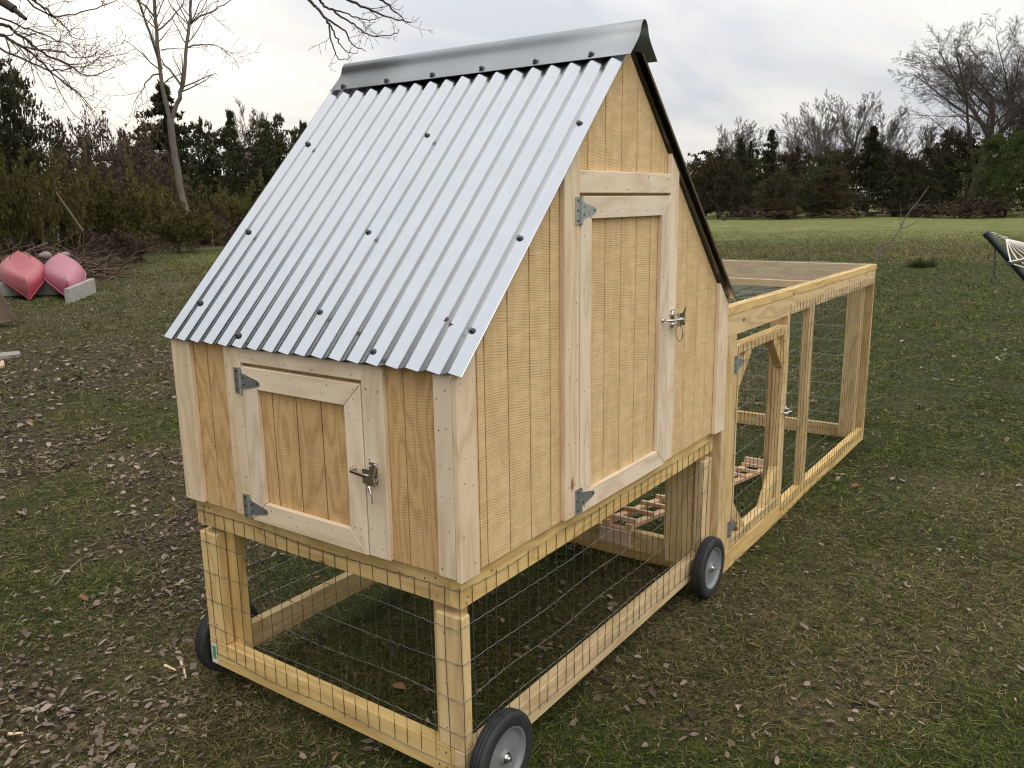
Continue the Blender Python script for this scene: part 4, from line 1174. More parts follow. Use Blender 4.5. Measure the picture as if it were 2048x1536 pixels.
# ---- bare trees
def grow(segs, r, p, d, ln, rad, level, cfg):
    n = cfg.get('n', 4)
    step = ln / n
    pts = [p]; rads = [rad]
    for i in range(n):
        d = d + r.normal(0, cfg['jit'], 3) + np.array([0, 0, cfg['up'] * (1 if level > 0 else 0.3)])
        d /= np.linalg.norm(d)
        p2 = pts[-1] + d * step
        r2 = rad * (1 - 0.62 * (i + 1) / n) if level < cfg['lv'] else rad * (1 - 0.8 * (i + 1) / n)
        segs.append((pts[-1], p2, rads[-1], max(r2, cfg['rmin'])))
        pts.append(p2); rads.append(max(r2, cfg['rmin']))
    if level >= cfg['lv']: return
    nc = cfg['kids'][level]
    for c in range(nc):
        f = cfg.get('from', 0.3) if level == 0 else 0.2
        s = f + (1 - f) * (c + r.random()) / nc
        k = min(int(s * n), n - 1); q = pts[k] + (pts[k + 1] - pts[k]) * (s * n - k)
        td = (pts[k + 1] - pts[k]); td /= np.linalg.norm(td)
        a = r.uniform(0, 2 * np.pi); u = np.cross(td, [np.cos(a), np.sin(a), 0.3]); u /= np.linalg.norm(u)
        ang = cfg['ang'] * r.uniform(0.7, 1.25)
        nd = td * math.cos(ang) + u * math.sin(ang)
        grow(segs, r, q, nd, ln * cfg['len'][level] * r.uniform(0.7, 1.15) * (1.15 - 0.55 * s), rads[k] * cfg['rr'], level + 1, cfg)
def segs_mesh(name, segs, mat, k=4, kthick=7, thick=0.05):
    P0 = np.array([s[0] for s in segs]); P1 = np.array([s[1] for s in segs])
    R0 = np.array([s[2] for s in segs]); R1 = np.array([s[3] for s in segs])
    big = R0 > thick
    V1, F1 = tubes(P0[~big], P1[~big], R0[~big], R1[~big], k)
    if big.any():
        ext = P1[big] + (P1[big] - P0[big]) * 0.03
        V2, F2 = tubes(P0[big], ext, R0[big], R1[big], kthick)
        V = np.concatenate([V1, V2]); F = np.concatenate([F1, F2 + len(V1)])
    else: V, F = V1, F1
    return mesh_arrays(name, V, F, [mat], smooth=True)
def bare_tree(name, label, xpx, depth, top, rad, seed, cfg, mat, group=None, lean=(0, 0), stems=1, wide=1.0):
    b = foot(xpx, depth); H = height_to(xpx, top, depth, b)
    t = thing(name, b, label, 'tree', group)
    r = np.random.default_rng(seed)
    tr, cr_ = [], []
    for s in range(stems):
        segs = []
        a = r.uniform(0, 6.28); sp_ = 0.0 if stems == 1 else 0.22
        d = np.array([lean[0] + sp_ * math.cos(a), lean[1] + sp_ * math.sin(a), 1.0]); d /= np.linalg.norm(d)
        grow(segs, r, np.array(b) + np.array([0.25 * math.cos(a), 0.25 * math.sin(a), -0.1]) * (stems > 1), d, H * cfg['trunk'], rad, 0, cfg)
        tr += segs[:cfg.get('n', 4)]; cr_ += segs[cfg.get('n', 4):]
    zmax = max(s[1][2] for s in cr_); f = H / (zmax - b[2])
    f = np.array([f * wide, f * wide, f])
    sc_ = lambda S: [(np.array(b) + (s[0] - np.array(b)) * f, np.array(b) + (s[1] - np.array(b)) * f, s[2], s[3]) for s in S]
    link(bpy.data.objects.new('trunk', segs_mesh('trunk', sc_(tr), mat)), t)
    link(bpy.data.objects.new('crown', segs_mesh('crown', sc_(cr_), mat, k=3)), t)
    return t
FARB = dict(jit=0.065, up=0.075, lv=4, kids=(14, 8, 7, 6), len=(0.62, 0.50, 0.48, 0.5), rr=0.42, ang=0.56, rmin=0.011, trunk=0.8, n=5)
FARB['from'] = 0.22
BIG = dict(jit=0.065, up=0.045, lv=4, kids=(15, 10, 8, 7), len=(1.0, 0.46, 0.44, 0.44), rr=0.42, ang=0.80, rmin=0.012, trunk=0.6, n=6)
BIG['from'] = 0.25
GB = 'bare trees beyond the field'
bare_tree('bare_tree', 'small round bare tree rising behind the treeline just right of the coop roof', 1440, 96, 235, 0.15, 5, FARB, BARK_F, GB, stems=2, wide=1.25)
bare_tree('bare_tree', 'left tree of the bare cluster above the far treeline', 1618, 92, 208, 0.19, 6, FARB, BARK_F, GB, lean=(0.0, 0.12))
bare_tree('bare_tree', 'tallest tree in the middle of the bare cluster above the far treeline', 1668, 90, 190, 0.20, 8, FARB, BARK_F, GB, stems=2, wide=1.25)
bare_tree('bare_tree', 'thin bare tree at the right end of the bare cluster', 1728, 94, 212, 0.16, 9, FARB, BARK_F, GB, lean=(-0.05, -0.1))
bare_tree('bare_tree', 'faint small bare tree between the jagged cedar and the bare cluster', 1562, 105, 262, 0.14, 10, FARB, BARK_F, GB)
bare_tree('bare_tree', 'twiggy grey tree left of the big bare tree, above the brown evergreens', 1800, 90, 232, 0.15, 14, FARB, BARK_F, GB, stems=2)
bare_tree('bare_tree', 'big spreading bare tree with a thick dark trunk near the right edge', 1936, 74, 48, 0.42, 21, BIG, BARK_D, GB, lean=(0.0, 0.02), wide=1.45)
bare_tree('bare_tree', 'second tall bare trunk just right of the big spreading tree', 1985, 78, 42, 0.30, 23, BIG, BARK_D, GB, lean=(0.0, -0.06), wide=1.2)
bare_tree('bare_tree', 'leaning bare tree cut by the right edge of the photo', 2060, 76, 70, 0.26, 25, BIG, BARK_F, GB)
bare_tree('bare_tree', 'round headed bare tree standing alone above the left evergreens', 513, 72, 196, 0.13, 31, dict(FARB, ang=0.5), BARK_R)

# ---- the forked tree: measured limbs with grown twigs
TW = dict(jit=0.16, up=0.03, lv=2, kids=(5, 3), len=(0.55, 0.5), rr=0.6, ang=0.75, rmin=0.0035, n=4)
def limbs(polys, depth, seed, cfg, twig_every, twig_len, rmin=0.004, zjit=0.0):
    """polys: (pixel list, depth list or None, r0, r1, twigs?)"""
    r = np.random.default_rng(seed); main = []; tw = []
    for (px, r0, r1, tws, ddep) in polys:
        pts = np.array([at(x, y, depth + ddep * i / max(1, len(px) - 1)) for i, (x, y) in enumerate(px)])
        # smooth the polyline
        q = []; m = len(pts)
        for i in range(m - 1):
            a0 = pts[max(i - 1, 0)]; a1 = pts[i]; a2 = pts[i + 1]; a3 = pts[min(i + 2, m - 1)]
            for t in (0, 0.34, 0.67):
                q.append(0.5 * ((2 * a1) + (-a0 + a2) * t + (2 * a0 - 5 * a1 + 4 * a2 - a3) * t * t + (-a0 + 3 * a1 - 3 * a2 + a3) * t ** 3))
        q.append(pts[-1]); q = np.array(q)
        if zjit: q[1:-1] += r.normal(0, zjit, q[1:-1].shape)
        rd_ = np.linspace(r0, r1, len(q))
        for i in range(len(q) - 1): main.append((q[i], q[i + 1], rd_[i], rd_[i + 1]))
        if tws:
            L_ = np.linalg.norm(np.diff(q, axis=0), axis=1).sum()
            for c in range(int(L_ / twig_every * tws)):
                i = int(r.integers(len(q) // 4, len(q) - 1)); d = q[i + 1] - q[i]; d /= np.linalg.norm(d)
                nd = d + r.normal(0, 0.62, 3); nd /= np.linalg.norm(nd)
                grow(tw, r, q[i], nd, twig_len * r.uniform(0.4, 1.2), max(rmin, rd_[i] * 0.45), 1, cfg)
    return main, tw
fork = thing('forked_tree', foot(366, 31), 'bare maple with a grey trunk forking into a tall narrow V', 'tree')
main, tw = limbs([
    ([(380, 470), (371, 420), (362, 390), (353, 330), (347, 290), (341, 238)], 0.135, 0.125, 0, 0),
    ([(341, 240), (328, 190), (320, 140), (313, 60), (308, 0), (303, -90)], 0.085, 0.05, 1.0, 0),
    ([(345, 236), (358, 195), (367, 163), (372, 110), (378, 50), (382, 0), (386, -90)], 0.08, 0.045, 1.0, 0),
    ([(323, 138), (306, 84), (288, 32), (274, -12), (262, -60)], 0.055, 0.03, 1.0, -1),
    ([(362, 170), (345, 146), (330, 130), (322, 118)], 0.045, 0.02, 0.6, 1),
    ([(324, 148), (306, 150), (292, 168), (280, 186), (268, 205)], 0.035, 0.008, 1.5, -1),
    ([(374, 95), (396, 90), (418, 88), (440, 95), (462, 115)], 0.035, 0.008, 1.6, 1),
    ([(376, 52), (400, 34), (430, 20), (455, 5), (480, -14)], 0.04, 0.01, 1.6, 1),
    ([(310, 36), (296, 18), (280, 4), (262, -10)], 0.04, 0.01, 1.2, 0),
    ([(314, 62), (330, 50), (348, 30), (366, 8), (372, -20)], 0.035, 0.01, 1.0, 0),
    ([(322, 100), (340, 97), (358, 98), (366, 96)], 0.025, 0.008, 0.8, 0)], 31, 41, dict(TW, rmin=0.007, up=0.05), 0.42, 1.7, rmin=0.010, zjit=0.015)
link(bpy.data.objects.new('trunk', segs_mesh('trunk', main, BARK_G, k=7, kthick=10)), fork)
KS('twigs', segs_mesh('twigs', tw, BARK_T, k=3), fork)

# ---- maple standing left of the frame, its limbs hanging into view
mp_b = Vector((0.35, 7.6, gz_at(0.35, 7.6)))
over = thing('overhanging_maple', mp_b, 'budding maple limbs hanging in from the upper left corner and over the roof', 'tree')
TW2 = dict(TW, up=0.05, jit=0.2, rmin=0.0022)
r0_ = np.random.default_rng(3)
tsegs = []
tz = [np.array(mp_b) + np.array([0.02 * i, 0.03 * i, 0.55 * i - 0.1]) for i in range(9)]
for i in range(8): tsegs.append((tz[i], tz[i + 1], 0.20 - 0.008 * i, 0.192 - 0.008 * i))
link(bpy.data.objects.new('trunk', segs_mesh('trunk', tsegs, BARK_G, k=9, kthick=12)), over)
top = tz[7]
A_ = lambda x, y, d: at(x, y, d)
main, tw = limbs([
    ([(-160, 30), (-60, 50), (0, 70), (25, 83), (48, 97), (69, 111), (94, 136), (126, 164), (161, 190), (186, 220)], 0.022, 0.0035, 1.2, 0.6),
    ([(-160, 10), (-60, 30), (0, 48), (16, 53), (28, 63), (53, 79), (70, 94), (94, 111), (126, 125), (146, 136), (161, 146), (183, 151), (220, 141), (240, 117)], 0.020, 0.003, 1.3, 0.9),
    ([(-20, -60), (30, -30), (66, 1), (82, 12), (101, 25), (117, 41), (132, 54), (143, 73), (168, 80)], 0.016, 0.003, 1.3, 0.5),
    ([(48, 94), (76, 100), (108, 104), (129, 105), (146, 116), (176, 113), (200, 100)], 0.010, 0.003, 1.2, 0.7),
    ([(-60, 70), (0, 95), (44, 117), (94, 139), (114, 141), (146, 136), (176, 132), (195, 117)], 0.012, 0.003, 1.2, 0.3),
    ([(30, -20), (88, 26), (125, 32), (161, 25), (205, 13), (231, 1), (262, -20)], 0.010, 0.004, 1.0, 1.2),
    ([(-40, 20), (20, 45), (60, 60), (100, 75), (132, 88), (160, 108), (190, 128)], 0.011, 0.003, 1.4, 1.4),
    ([(94, 136), (110, 160), (122, 185), (134, 208), (150, 235)], 0.006, 0.002, 0.8, 0.5),
    ([(100, 130), (128, 158), (150, 182), (178, 214), (196, 240)], 0.006, 0.002, 0.8, 0.9)], 8.2, 52, TW2, 0.14, 0.42, rmin=0.0026, zjit=0.006)
lm = [(top, A_(-260, 10, 8.0), 0.09, 0.05), (A_(-260, 10, 8.0), A_(-160, 30, 8.2), 0.05, 0.022), (A_(-260, 10, 8.0), A_(-160, 10, 8.2), 0.045, 0.02), (A_(-260, 10, 8.0), A_(-20, -60, 8.2), 0.04, 0.018)]
# the cut stub
stub = [(A_(-120, -60, 7.6), A_(0, 0, 7.6), 0.045, 0.04), (A_(0, 0, 7.6), A_(28, 18, 7.6), 0.042, 0.036), (A_(28, 18, 7.6), A_(52, 38, 7.6), 0.026, 0.018), (top, A_(-120, -60, 7.6), 0.07, 0.045)]
main2, tw2 = limbs([
    ([(618, 0), (626, 10), (639, 22), (654, 39), (659, 51)], 0.012, 0.009, 0.5, 0),
    ([(659, 51), (660, 68), (665, 88), (670, 105), (678, 118), (693, 118), (705, 111)], 0.007, 0.0018, 1.2, 0.1),
    ([(659, 51), (667, 63), (676, 78), (679, 88), (692, 103), (707, 107), (716, 105)], 0.007, 0.0018, 1.2, 0.2),
    ([(654, 40), (673, 51), (690, 63), (698, 81), (715, 96), (732, 103)], 0.009, 0.0025, 1.0, 0.2),
    ([(640, 0), (649, 11), (666, 20), (683, 33), (700, 44), (721, 59), (744, 71), (759, 73), (781, 70), (795, 66), (798, 59)], 0.010, 0.002, 1.4, 0.4),
    ([(668, 20), (685, 24), (705, 32), (732, 40), (750, 39), (767, 33)], 0.007, 0.002, 1.6, 0.3),
    ([(696, 0), (722, 13), (744, 22), (771, 31), (790, 38), (811, 42), (822, 46)], 0.011, 0.002, 1.4, 0.3),
    ([(762, 0), (777, 11), (795, 27), (807, 40), (820, 46)], 0.009, 0.002, 1.6, 0.2)], 6.2, 61, dict(TW2, rmin=0.0016), 0.16, 0.24, rmin=0.0018, zjit=0.004)
hub = A_(560, -110, 6.2)
lm += [(top + np.array([0, 0, 0.5]), A_(200, -330, 6.9), 0.08, 0.055), (A_(200, -330, 6.9), hub, 0.055, 0.03), (hub, A_(618, 0, 6.2), 0.02, 0.012), (hub, A_(640, 0, 6.2), 0.02, 0.010), (hub, A_(696, 0, 6.2), 0.022, 0.011), (hub, A_(762, 0, 6.2), 0.022, 0.009), (tz[7], top + np.array([0, 0, 0.5]), 0.12, 0.10)]
link(bpy.data.objects.new('limbs', segs_mesh('limbs', main + main2 + lm + stub, BARK_D, k=5, kthick=9, thick=0.03)), over)
KS('twigs', segs_mesh('twigs', tw + tw2, BARK_T, k=3), over)
ends = np.array([s[1] for s in tw if s[3] <= 0.0030])
bs = ends[rng.random(len(ends)) < 0.4]; nb_ = len(bs)
dv = rng.normal(0, 1, (nb_, 3)); dv /= np.linalg.norm(dv, axis=1, keepdims=True); wv = np.cross(dv, rng.normal(0, 1, (nb_, 3))); wv /= np.linalg.norm(wv, axis=1, keepdims=True)
BVs = np.stack([bs - wv * 0.006, bs + wv * 0.006, bs + dv * 0.024], 1).reshape(-1, 3)
bo = link(bpy.data.objects.new('buds', mesh_arrays('buds', BVs, np.arange(len(BVs)).reshape(-1, 3), [BUDS])), over); bo['kind'] = 'stuff'

# ---- shrubs and brambles of the left thicket
def shrub_meshes(seed, stems, kids, leaves, lsize, spread, lmat, smat, arch=0.0):
    r = np.random.default_rng(seed); segs = []
    cfg = dict(jit=0.22, up=0.05 - arch, lv=3, kids=(kids, kids, 3), len=(0.5, 0.5, 0.5), rr=0.6, ang=0.55, rmin=0.0035, n=4)
    for s in range(stems):
        a = r.uniform(0, 6.28); q = spread * r.random() ** 0.7
        d = np.array([math.cos(a) * q, math.sin(a) * q, 1.0]); d /= np.linalg.norm(d)
        p = np.array([r.normal(0, 0.28), r.normal(0, 0.28), -0.02])
        grow(segs, r, p, d, r.uniform(0.6, 1.0), 0.011, 1, cfg)
    zm = max(s[1][2] for s in segs)
    segs = [(s[0] / zm, s[1] / zm, s[2], s[3]) for s in segs]
    sm = segs_mesh('stems', segs, smat, k=3)
    ends = np.array([s[1] for s in segs]); pick = ends[r.integers(0, len(ends), leaves)] + r.normal(0, 0.025, (leaves, 3))
    pick = pick[pick[:, 2] > 0.02]; n = len(pick)
    d = r.normal(0, 1, (n, 3)); d[:, 2] += 0.5; d /= np.linalg.norm(d, axis=1, keepdims=True)
    w_ = np.cross(d, r.normal(0, 1, (n, 3))); w_ /= np.linalg.norm(w_, axis=1, keepdims=True); s_ = lsize * r.uniform(0.5, 1.5, n)
    V = np.stack([pick - w_ * (s_ * 0.3)[:, None], pick + w_ * (s_ * 0.3)[:, None], pick + d * s_[:, None]], 1).reshape(-1, 3)
    return sm, mesh_arrays('leaves', V, np.arange(len(V)).reshape(-1, 3), [lmat])
SHR = {'bud': [shrub_meshes(200 + i, 17, 4, 9000, 0.040, 0.75, BUDS, BARK_T) for i in range(2)],
       'bramble': [shrub_meshes(220 + i, 16, 5, 5200, 0.036, 0.9, BUDS_B, BARK_D, arch=0.06) for i in range(2)],
       'low': [shrub_meshes(240 + i, 18, 3, 4500, 0.05, 1.3, BUDS_B, BARK_R, arch=0.05) for i in range(2)]}
def shrub(name, label, xpx, depth, top, wpx, kind, group, i):
    b = foot(xpx, depth); H = height_to(xpx, top, depth, b); R = wpx * depth / FPX / 2 / 0.62 * (1.5 if kind == 'bramble' else 1.1)
    t = thing(name, b, label, 'shrub', group)
    for me, nm in zip(SHR[kind][i % 2], ('stems', 'leaves')):
        o = bpy.data.objects.new(nm, me)
        o.matrix_basis = Matrix.Translation(b) @ Matrix.Rotation(2.1 * i, 4, 'Z') @ Matrix.Diagonal((R, R, H, 1)); link(o, t); o['kind'] = 'stuff'
GS = 'shrubs of the thicket on the left'
shl = [
    (12, 25, 262, 120, 'bud', 'tall yellow green shrub at the left edge of the photo behind the canoes'),
    (78, 27, 300, 110, 'bud', 'yellow green budding shrub behind the brush pile, second from the left edge'),
    (140, 29, 330, 110, 'bud', 'olive budding shrub beside the leaning pole'),
    (205, 30, 335, 120, 'bud', 'wide olive shrub left of the worn grass strip'),
    (268, 31, 318, 110, 'bud', 'yellow green shrub with upright shoots left of the forked trunk'),
    (322, 33, 345, 90, 'bud', 'small olive shrub at the foot of the forked tree, on its left'),
    (362, 29, 388, 120, 'bud', 'low olive shrub hiding the foot of the forked tree'),
    (415, 38, 372, 90, 'bud', 'low green shrub right of the forked trunk'),
    (505, 37, 345, 105, 'bud', 'rounded olive shrub against the dark evergreens near the roof'),
    (572, 36, 340, 100, 'bud', 'olive shrub touching the left edge of the roof'),
    (70, 34, 240, 120, 'bramble', 'brown twiggy bramble below the dark evergreen at the left edge'),
    (130, 36, 235, 130, 'bramble', 'tall brown bramble arching left of the open twig tangle'),
    (205, 38, 222, 120, 'bramble', 'open tangle of bare vines with sky showing through'),
    (262, 40, 250, 110, 'bramble', 'dark bare bramble left of the spruce'),
    (300, 36, 330, 110, 'bramble', 'brown bramble behind the yellow green shrub by the forked tree'),
    (20, 32, 235, 130, 'bramble', 'brown tangle under the dark evergreen, cut by the left edge'),
    (165, 33, 290, 150, 'bramble', 'dark brown thicket behind the olive shrub by the leaning pole'),
    (382, 35, 430, 110, 'low', 'low reddish brown brush at the foot of the forked tree'),
    (455, 36, 430, 100, 'low', 'low reddish brush beside the green patch of lawn'),
    (250, 25, 452, 110, 'low', 'low brown weeds right of the brush pile'),
    (540, 36, 420, 90, 'low', 'low brown brush under the roof edge shrub'),
]
for i, (x, dp, tp, wd, kd, lb) in enumerate(shl): shrub({'bud': 'budding_shrub', 'bramble': 'bramble', 'low': 'low_brush'}[kd], lb, x, dp, tp, wd, kd, GS, i)
GRS = 'low brush under the far treeline'
for i, (x, dp, tp, wd, kd, lb) in enumerate([
    (1905, 66, 398, 110, 'low', 'reddish low brush left of the white pole under the big bare tree'),
    (1960, 64, 392, 120, 'low', 'olive brown brush at the foot of the big bare tree'),
    (1490, 70, 412, 90, 'low', 'brown brush under the treeline nearest the coop'),
    (1590, 69, 414, 110, 'low', 'thin green brush between the dark stems of the treeline'),
    (1690, 70, 412, 100, 'low', 'low brush between the stems in the middle of the treeline'),
    (1800, 69, 410, 90, 'low', 'low brush right of the wide pointed conifer')]): shrub('low_brush', lb, x, dp, tp, wd, kd, GRS, i)

# ------------------------------------------------------------------ things on the lawn
# canoes lying upside down, bows towards the camera
def canoe(label, bow, stern, mat, beam, slits):
    bow = np.array(bow); stern = np.array(stern); ax = stern - bow; Ln = np.linalg.norm(ax); ax /= Ln
    sd = np.cross(ax, [0, 0, 1.0]); sd /= np.linalg.norm(sd); up = np.cross(sd, ax)
    ns, nt_ = 41, 25
    def hull(s, t, off=0.0):
        e = 2 * s - 1
        b = beam * (max(0.0, 1 - abs(e) ** 1.9)) ** 1.15
        v = abs(e) ** 3
        zk = 0.21 * (1 - 0.35 * abs(e) ** 4)                       # keel line, rocker at the ends
        zg = -0.16 * abs(e) ** 2.5                                 # gunwale dips at the ends when turned over
        a = abs(t)
        sec_u = (1 - a ** 3.0); sec_v = (1 - a ** 1.15)
        y_u = math.copysign(a ** 0.75, t) if a else 0.0
        yv = b * (y_u * (1 - v) + t * v)
        bul = 1 + 0.10 * math.sin(math.pi * min(1, a)) * (1 - v)
        z = zg + (zk - zg) * (sec_u * (1 - v) + sec_v * v)
        return bow + ax * (Ln * s) + sd * yv * bul + up * (z + off)
    V = [hull(i / (ns - 1), 2 * j / (nt_ - 1) - 1) for i in range(ns) for j in range(nt_)]
    F = [(i * nt_ + j, i * nt_ + j + 1, (i + 1) * nt_ + j + 1, (i + 1) * nt_ + j) for i in range(ns - 1) for j in range(nt_ - 1)]
    t = thing('canoe', (float(bow[0]), float(bow[1]), gz_at(bow[0], bow[1])), label, 'canoe', 'overturned canoes by the thicket')
    bm = bmesh.new(); vs = [bm.verts.new(v) for v in V]
    for f in F:
        try: bm.faces.new([vs[k] for k in f])
        except ValueError: pass
    bmesh.ops.remove_doubles(bm, verts=bm.verts, dist=1e-4); bmesh.ops.recalc_face_normals(bm, faces=bm.faces)
    me = bpy.data.meshes.new('hull'); bm.to_mesh(me); bm.free(); me.materials.append(mat)
    me.polygons.foreach_set('use_smooth', [True] * len(me.polygons)); me.update()
    o = link(bpy.data.objects.new('hull', me), t)
    so = o.modifiers.new('thickness', 'SOLIDIFY'); so.thickness = 0.008; so.offset = -1
    for sgn in (-1, 1):                                            # gunwale
        mb = MB(); mb.tube([hull(i / 30, sgn * 1.0) for i in range(31)], 0.016, 6)
        mb.build('gunwale', [mat], t)
    if slits:
        for tt in (-0.56, -0.32, 0.32, 0.56):
            mb = MB(); mb.tube([hull(q, tt, 0.001) for q in np.linspace(0.60, 0.82, 10)], 0.010, 6)
            mb.build('hull_groove', [SLIT], t)
cd = 15.6
canoe('faded red upturned canoe with four dark grooves, at the left edge', at(57, 583, cd), at(36, 511, cd + 4.4) , CANOE_R, 0.46, True)
canoe('paler pink upturned canoe beside the red one, near the concrete trough', at(141, 586, cd - 0.1), at(117, 515, cd + 4.2), CANOE_P, 0.40, False)

tr_c = on_ground(141, 602); tr_f = on_ground(192, 578)
trough = thing('concrete_trough', (float(tr_c[0]), float(tr_c[1]), gz_at(tr_c[0], tr_c[1])), 'low grey concrete trough wall behind the pink canoe', 'trough')
e1 = tr_f[:2] - tr_c[:2]; Lt = np.linalg.norm(e1); e1 /= Lt; e2 = np.array([-e1[1], e1[0]])
def tbox(name, a0, a1, b0, b1, z0, z1, mat, parent):
    pts = [tr_c[:2] + e1 * a_ + e2 * b_ for a_, b_ in ((a0, b0), (a1, b0), (a1, b1), (a0, b1))]
    bm = bmesh.new(); lo = [bm.verts.new((p[0], p[1], z0)) for p in pts]; hi = [bm.verts.new((p[0], p[1], z1)) for p in pts]
    bm.faces.new(lo[::-1]); bm.faces.new(hi)
    for i in range(4): bm.faces.new((lo[i], lo[(i + 1) % 4], hi[(i + 1) % 4], hi[i]))
    bmesh.ops.bevel(bm, geom=list(bm.edges), offset=0.012, segments=2, affect='EDGES')
    me = bpy.data.meshes.new(name); bm.to_mesh(me); bm.free(); me.materials.append(mat)
    return link(bpy.data.objects.new(name, me), parent)
tz0 = min(gz_at(*(tr_c[:2])), gz_at(*(tr_f[:2]))) - 0.05
tbox('wall', 0, Lt, 0, 0.09, tz0, 0.22, CONC, trough)
tbox('wall', Lt - 0.09, Lt, 0.092, 2.4, tz0, 0.215, CONC, trough); tbox('wall', 0.3, Lt - 0.092, 2.31, 2.4, tz0, 0.21, CONC, trough)

def plate(name, label, cat, pts, th, mat, z0):
    """a slab from a ground outline"""
    c = np.mean(np.array(pts), axis=0)
    bm = bmesh.new(); lo = [bm.verts.new(p) for p in pts]
    f = bm.faces.new(lo); ex = bmesh.ops.extrude_face_region(bm, geom=[f]); 
    bmesh.ops.translate(bm, verts=[v for v in ex['geom'] if isinstance(v, bmesh.types.BMVert)], vec=th)
    bmesh.ops.recalc_face_normals(bm, faces=bm.faces); bmesh.ops.bevel(bm, geom=list(bm.edges), offset=0.008, segments=1, affect='EDGES')
    me = bpy.data.meshes.new(name); bm.to_mesh(me); bm.free(); me.materials.append(mat)
    return tag(link(bpy.data.objects.new(name, me)), label, cat)
q = [at(-30, 560, 12.4), at(2, 586, 12.2), at(36, 640, 11.9), at(-20, 652, 11.8), at(-60, 640, 12.0)]
plate('rusty_sheet', 'dark brown rusty metal sheet leaning at the left edge below the canoes', 'metal sheet', [tuple(p) for p in q], tuple((at(20, 600, 12.5) - at(20, 600, 12.0)) * 0.12), RUST, 0)
q = [on_ground(-40, 716), on_ground(40, 708), on_ground(42, 714), on_ground(-40, 724)]
plate('grey_plank', 'weathered grey plank lying on the grass at the left edge', 'plank', [(p[0], p[1], gz_at(p[0], p[1]) - 0.01) for p in q], (0, 0, 0.055), W_GREY, 0)
q = [on_ground(-40, 742), on_ground(8, 726), on_ground(10, 734), on_ground(-40, 752)]
plate('short_plank', 'short tan board end below the grey plank at the left edge', 'plank', [(p[0], p[1], gz_at(p[0], p[1]) - 0.01) for p in q], (0, 0, 0.045), W_RAMP, 0)

# brush pile with a leaning pole and a few stones
bp_c = foot(85, 21.5)
segs = []; r = np.random.default_rng(77)
for i in range(240):
    x_ = r.uniform(-30, 215); dp = r.uniform(19.5, 23.5)
    c = np.array(foot(x_, dp)); c[2] += abs(r.normal(0, 0.28)) * (1 - abs(x_ - 70) / 220) + 0.03
    a = r.uniform(0, 6.28); d = np.array([math.cos(a), math.sin(a), r.normal(0, 0.3)]); ln = r.uniform(0.3, 1.3)
    m = c + d * ln * 0.5 + r.normal(0, 0.06, 3); rd_ = r.uniform(0.006, 0.03)
    segs += [(c, m, rd_, rd_ * 0.8), (m, m + (d + r.normal(0, 0.25, 3)) * ln * 0.5, rd_ * 0.8, rd_ * 0.4)]
pile = link(bpy.data.objects.new('brush_pile', segs_mesh('brush_pile', segs, BARK_R, k=5, thick=0.5)))
pile['kind'] = 'stuff'; tag(pile, 'heap of cut branches and sticks behind the canoes', 'brush pile')
mb = MB(); mb.tube([at(112, 384, 22.5), at(138, 422, 22.2), at(166, 462, 22.0)], [0.018, 0.024, 0.028], 8)
tag(mb.build('leaning_pole', [BARK_T]), 'straight grey pole leaning in the thicket above the canoes', 'pole')
def stone(label, x, y, dp, s, seed):
    r = np.random.default_rng(seed); bm = bmesh.new(); bmesh.ops.create_icosphere(bm, subdivisions=2, radius=1)
    for v in bm.verts:
        k = 1 + 0.22 * math.sin(3 * v.co.x + seed) * math.cos(2.3 * v.co.y + seed) + r.normal(0, 0.03); v.co = Vector((v.co.x * s * k * 1.3, v.co.y * s * k, v.co.z * s * k * 0.8))
    me = bpy.data.meshes.new('stone'); bm.to_mesh(me); bm.free(); me.materials.append(CONC if seed % 2 else W_GREY)
    me.polygons.foreach_set('use_smooth', [True] * len(me.polygons))
    o = bpy.data.objects.new('stone', me); p = at(x, y, dp); o.location = p; link(o)
    return tag(o, label, 'stone', 'stones at the foot of the brush pile')
for (x, y, s, lb) in ((46, 512, 0.11, 'grey stone showing above the bow of the red canoe'), (92, 512, 0.12, 'tan stone between the two canoes, behind them'), (128, 510, 0.10, 'small stone behind the pink canoe')):
    stone(lb, x, y, 19.6, s, int(x))

# hammock stand and hammock at the right edge
HD = 6.3
stand = thing('hammock_stand', tuple(foot(2120, HD)), 'dark green tubular hammock stand arm with a hanging chain', 'hammock stand')
tip = at(1972, 466, HD); low = at(2052, 556, HD - 0.05); dirn = (low - tip)
mb = MB(); pts = [tip, low]
tt = (low[2] - 0.03) / (tip[2] - low[2]); kn = low + dirn * tt
pts += [low + dirn * tt * 0.85, kn + np.array([0.12, -0.16, 0.02]), kn + np.array([0.9, -1.28, 0.02])]
mb.tube(pts, 0.026, 14); mb.build('arm_pipe', [TEAL], stand)
mb = MB(); mb.tube([tip - dirn / np.linalg.norm(dirn) * 0.006, tip + dirn / np.linalg.norm(dirn) * 0.035], 0.0285, 14); mb.build('end_cap', [DARKM], stand)
bp_ = kn + np.array([0.45, -0.64, -0.01])
mb = MB(); mb.tube([bp_ + np.array([0.45, 0.32, 0]), bp_ - np.array([0.45, 0.32, 0])], 0.026, 12); mb.build('foot_pipe', [TEAL], stand)
def chain(name, p0, p1, n, parent, mat, r=0.0028, l=0.030):
    mb = MB(); p0 = np.array(p0); p1 = np.array(p1)
    for i in range(n):
        c = p0 + (p1 - p0) * (i + 0.5) / n; d = (p1 - p0) / np.linalg.norm(p1 - p0)
        u = np.cross(d, [0.3, 0.8, 0.1] if i % 2 else [0.8, -0.3, 0.3]); u /= np.linalg.norm(u)
        t = np.linspace(0, 2 * math.pi, 13)
        mb.tube([c + d * math.cos(k) * l * 0.62 + u * math.sin(k) * l * 0.30 for k in t], r, 5)
    return mb.build(name, [mat], parent)
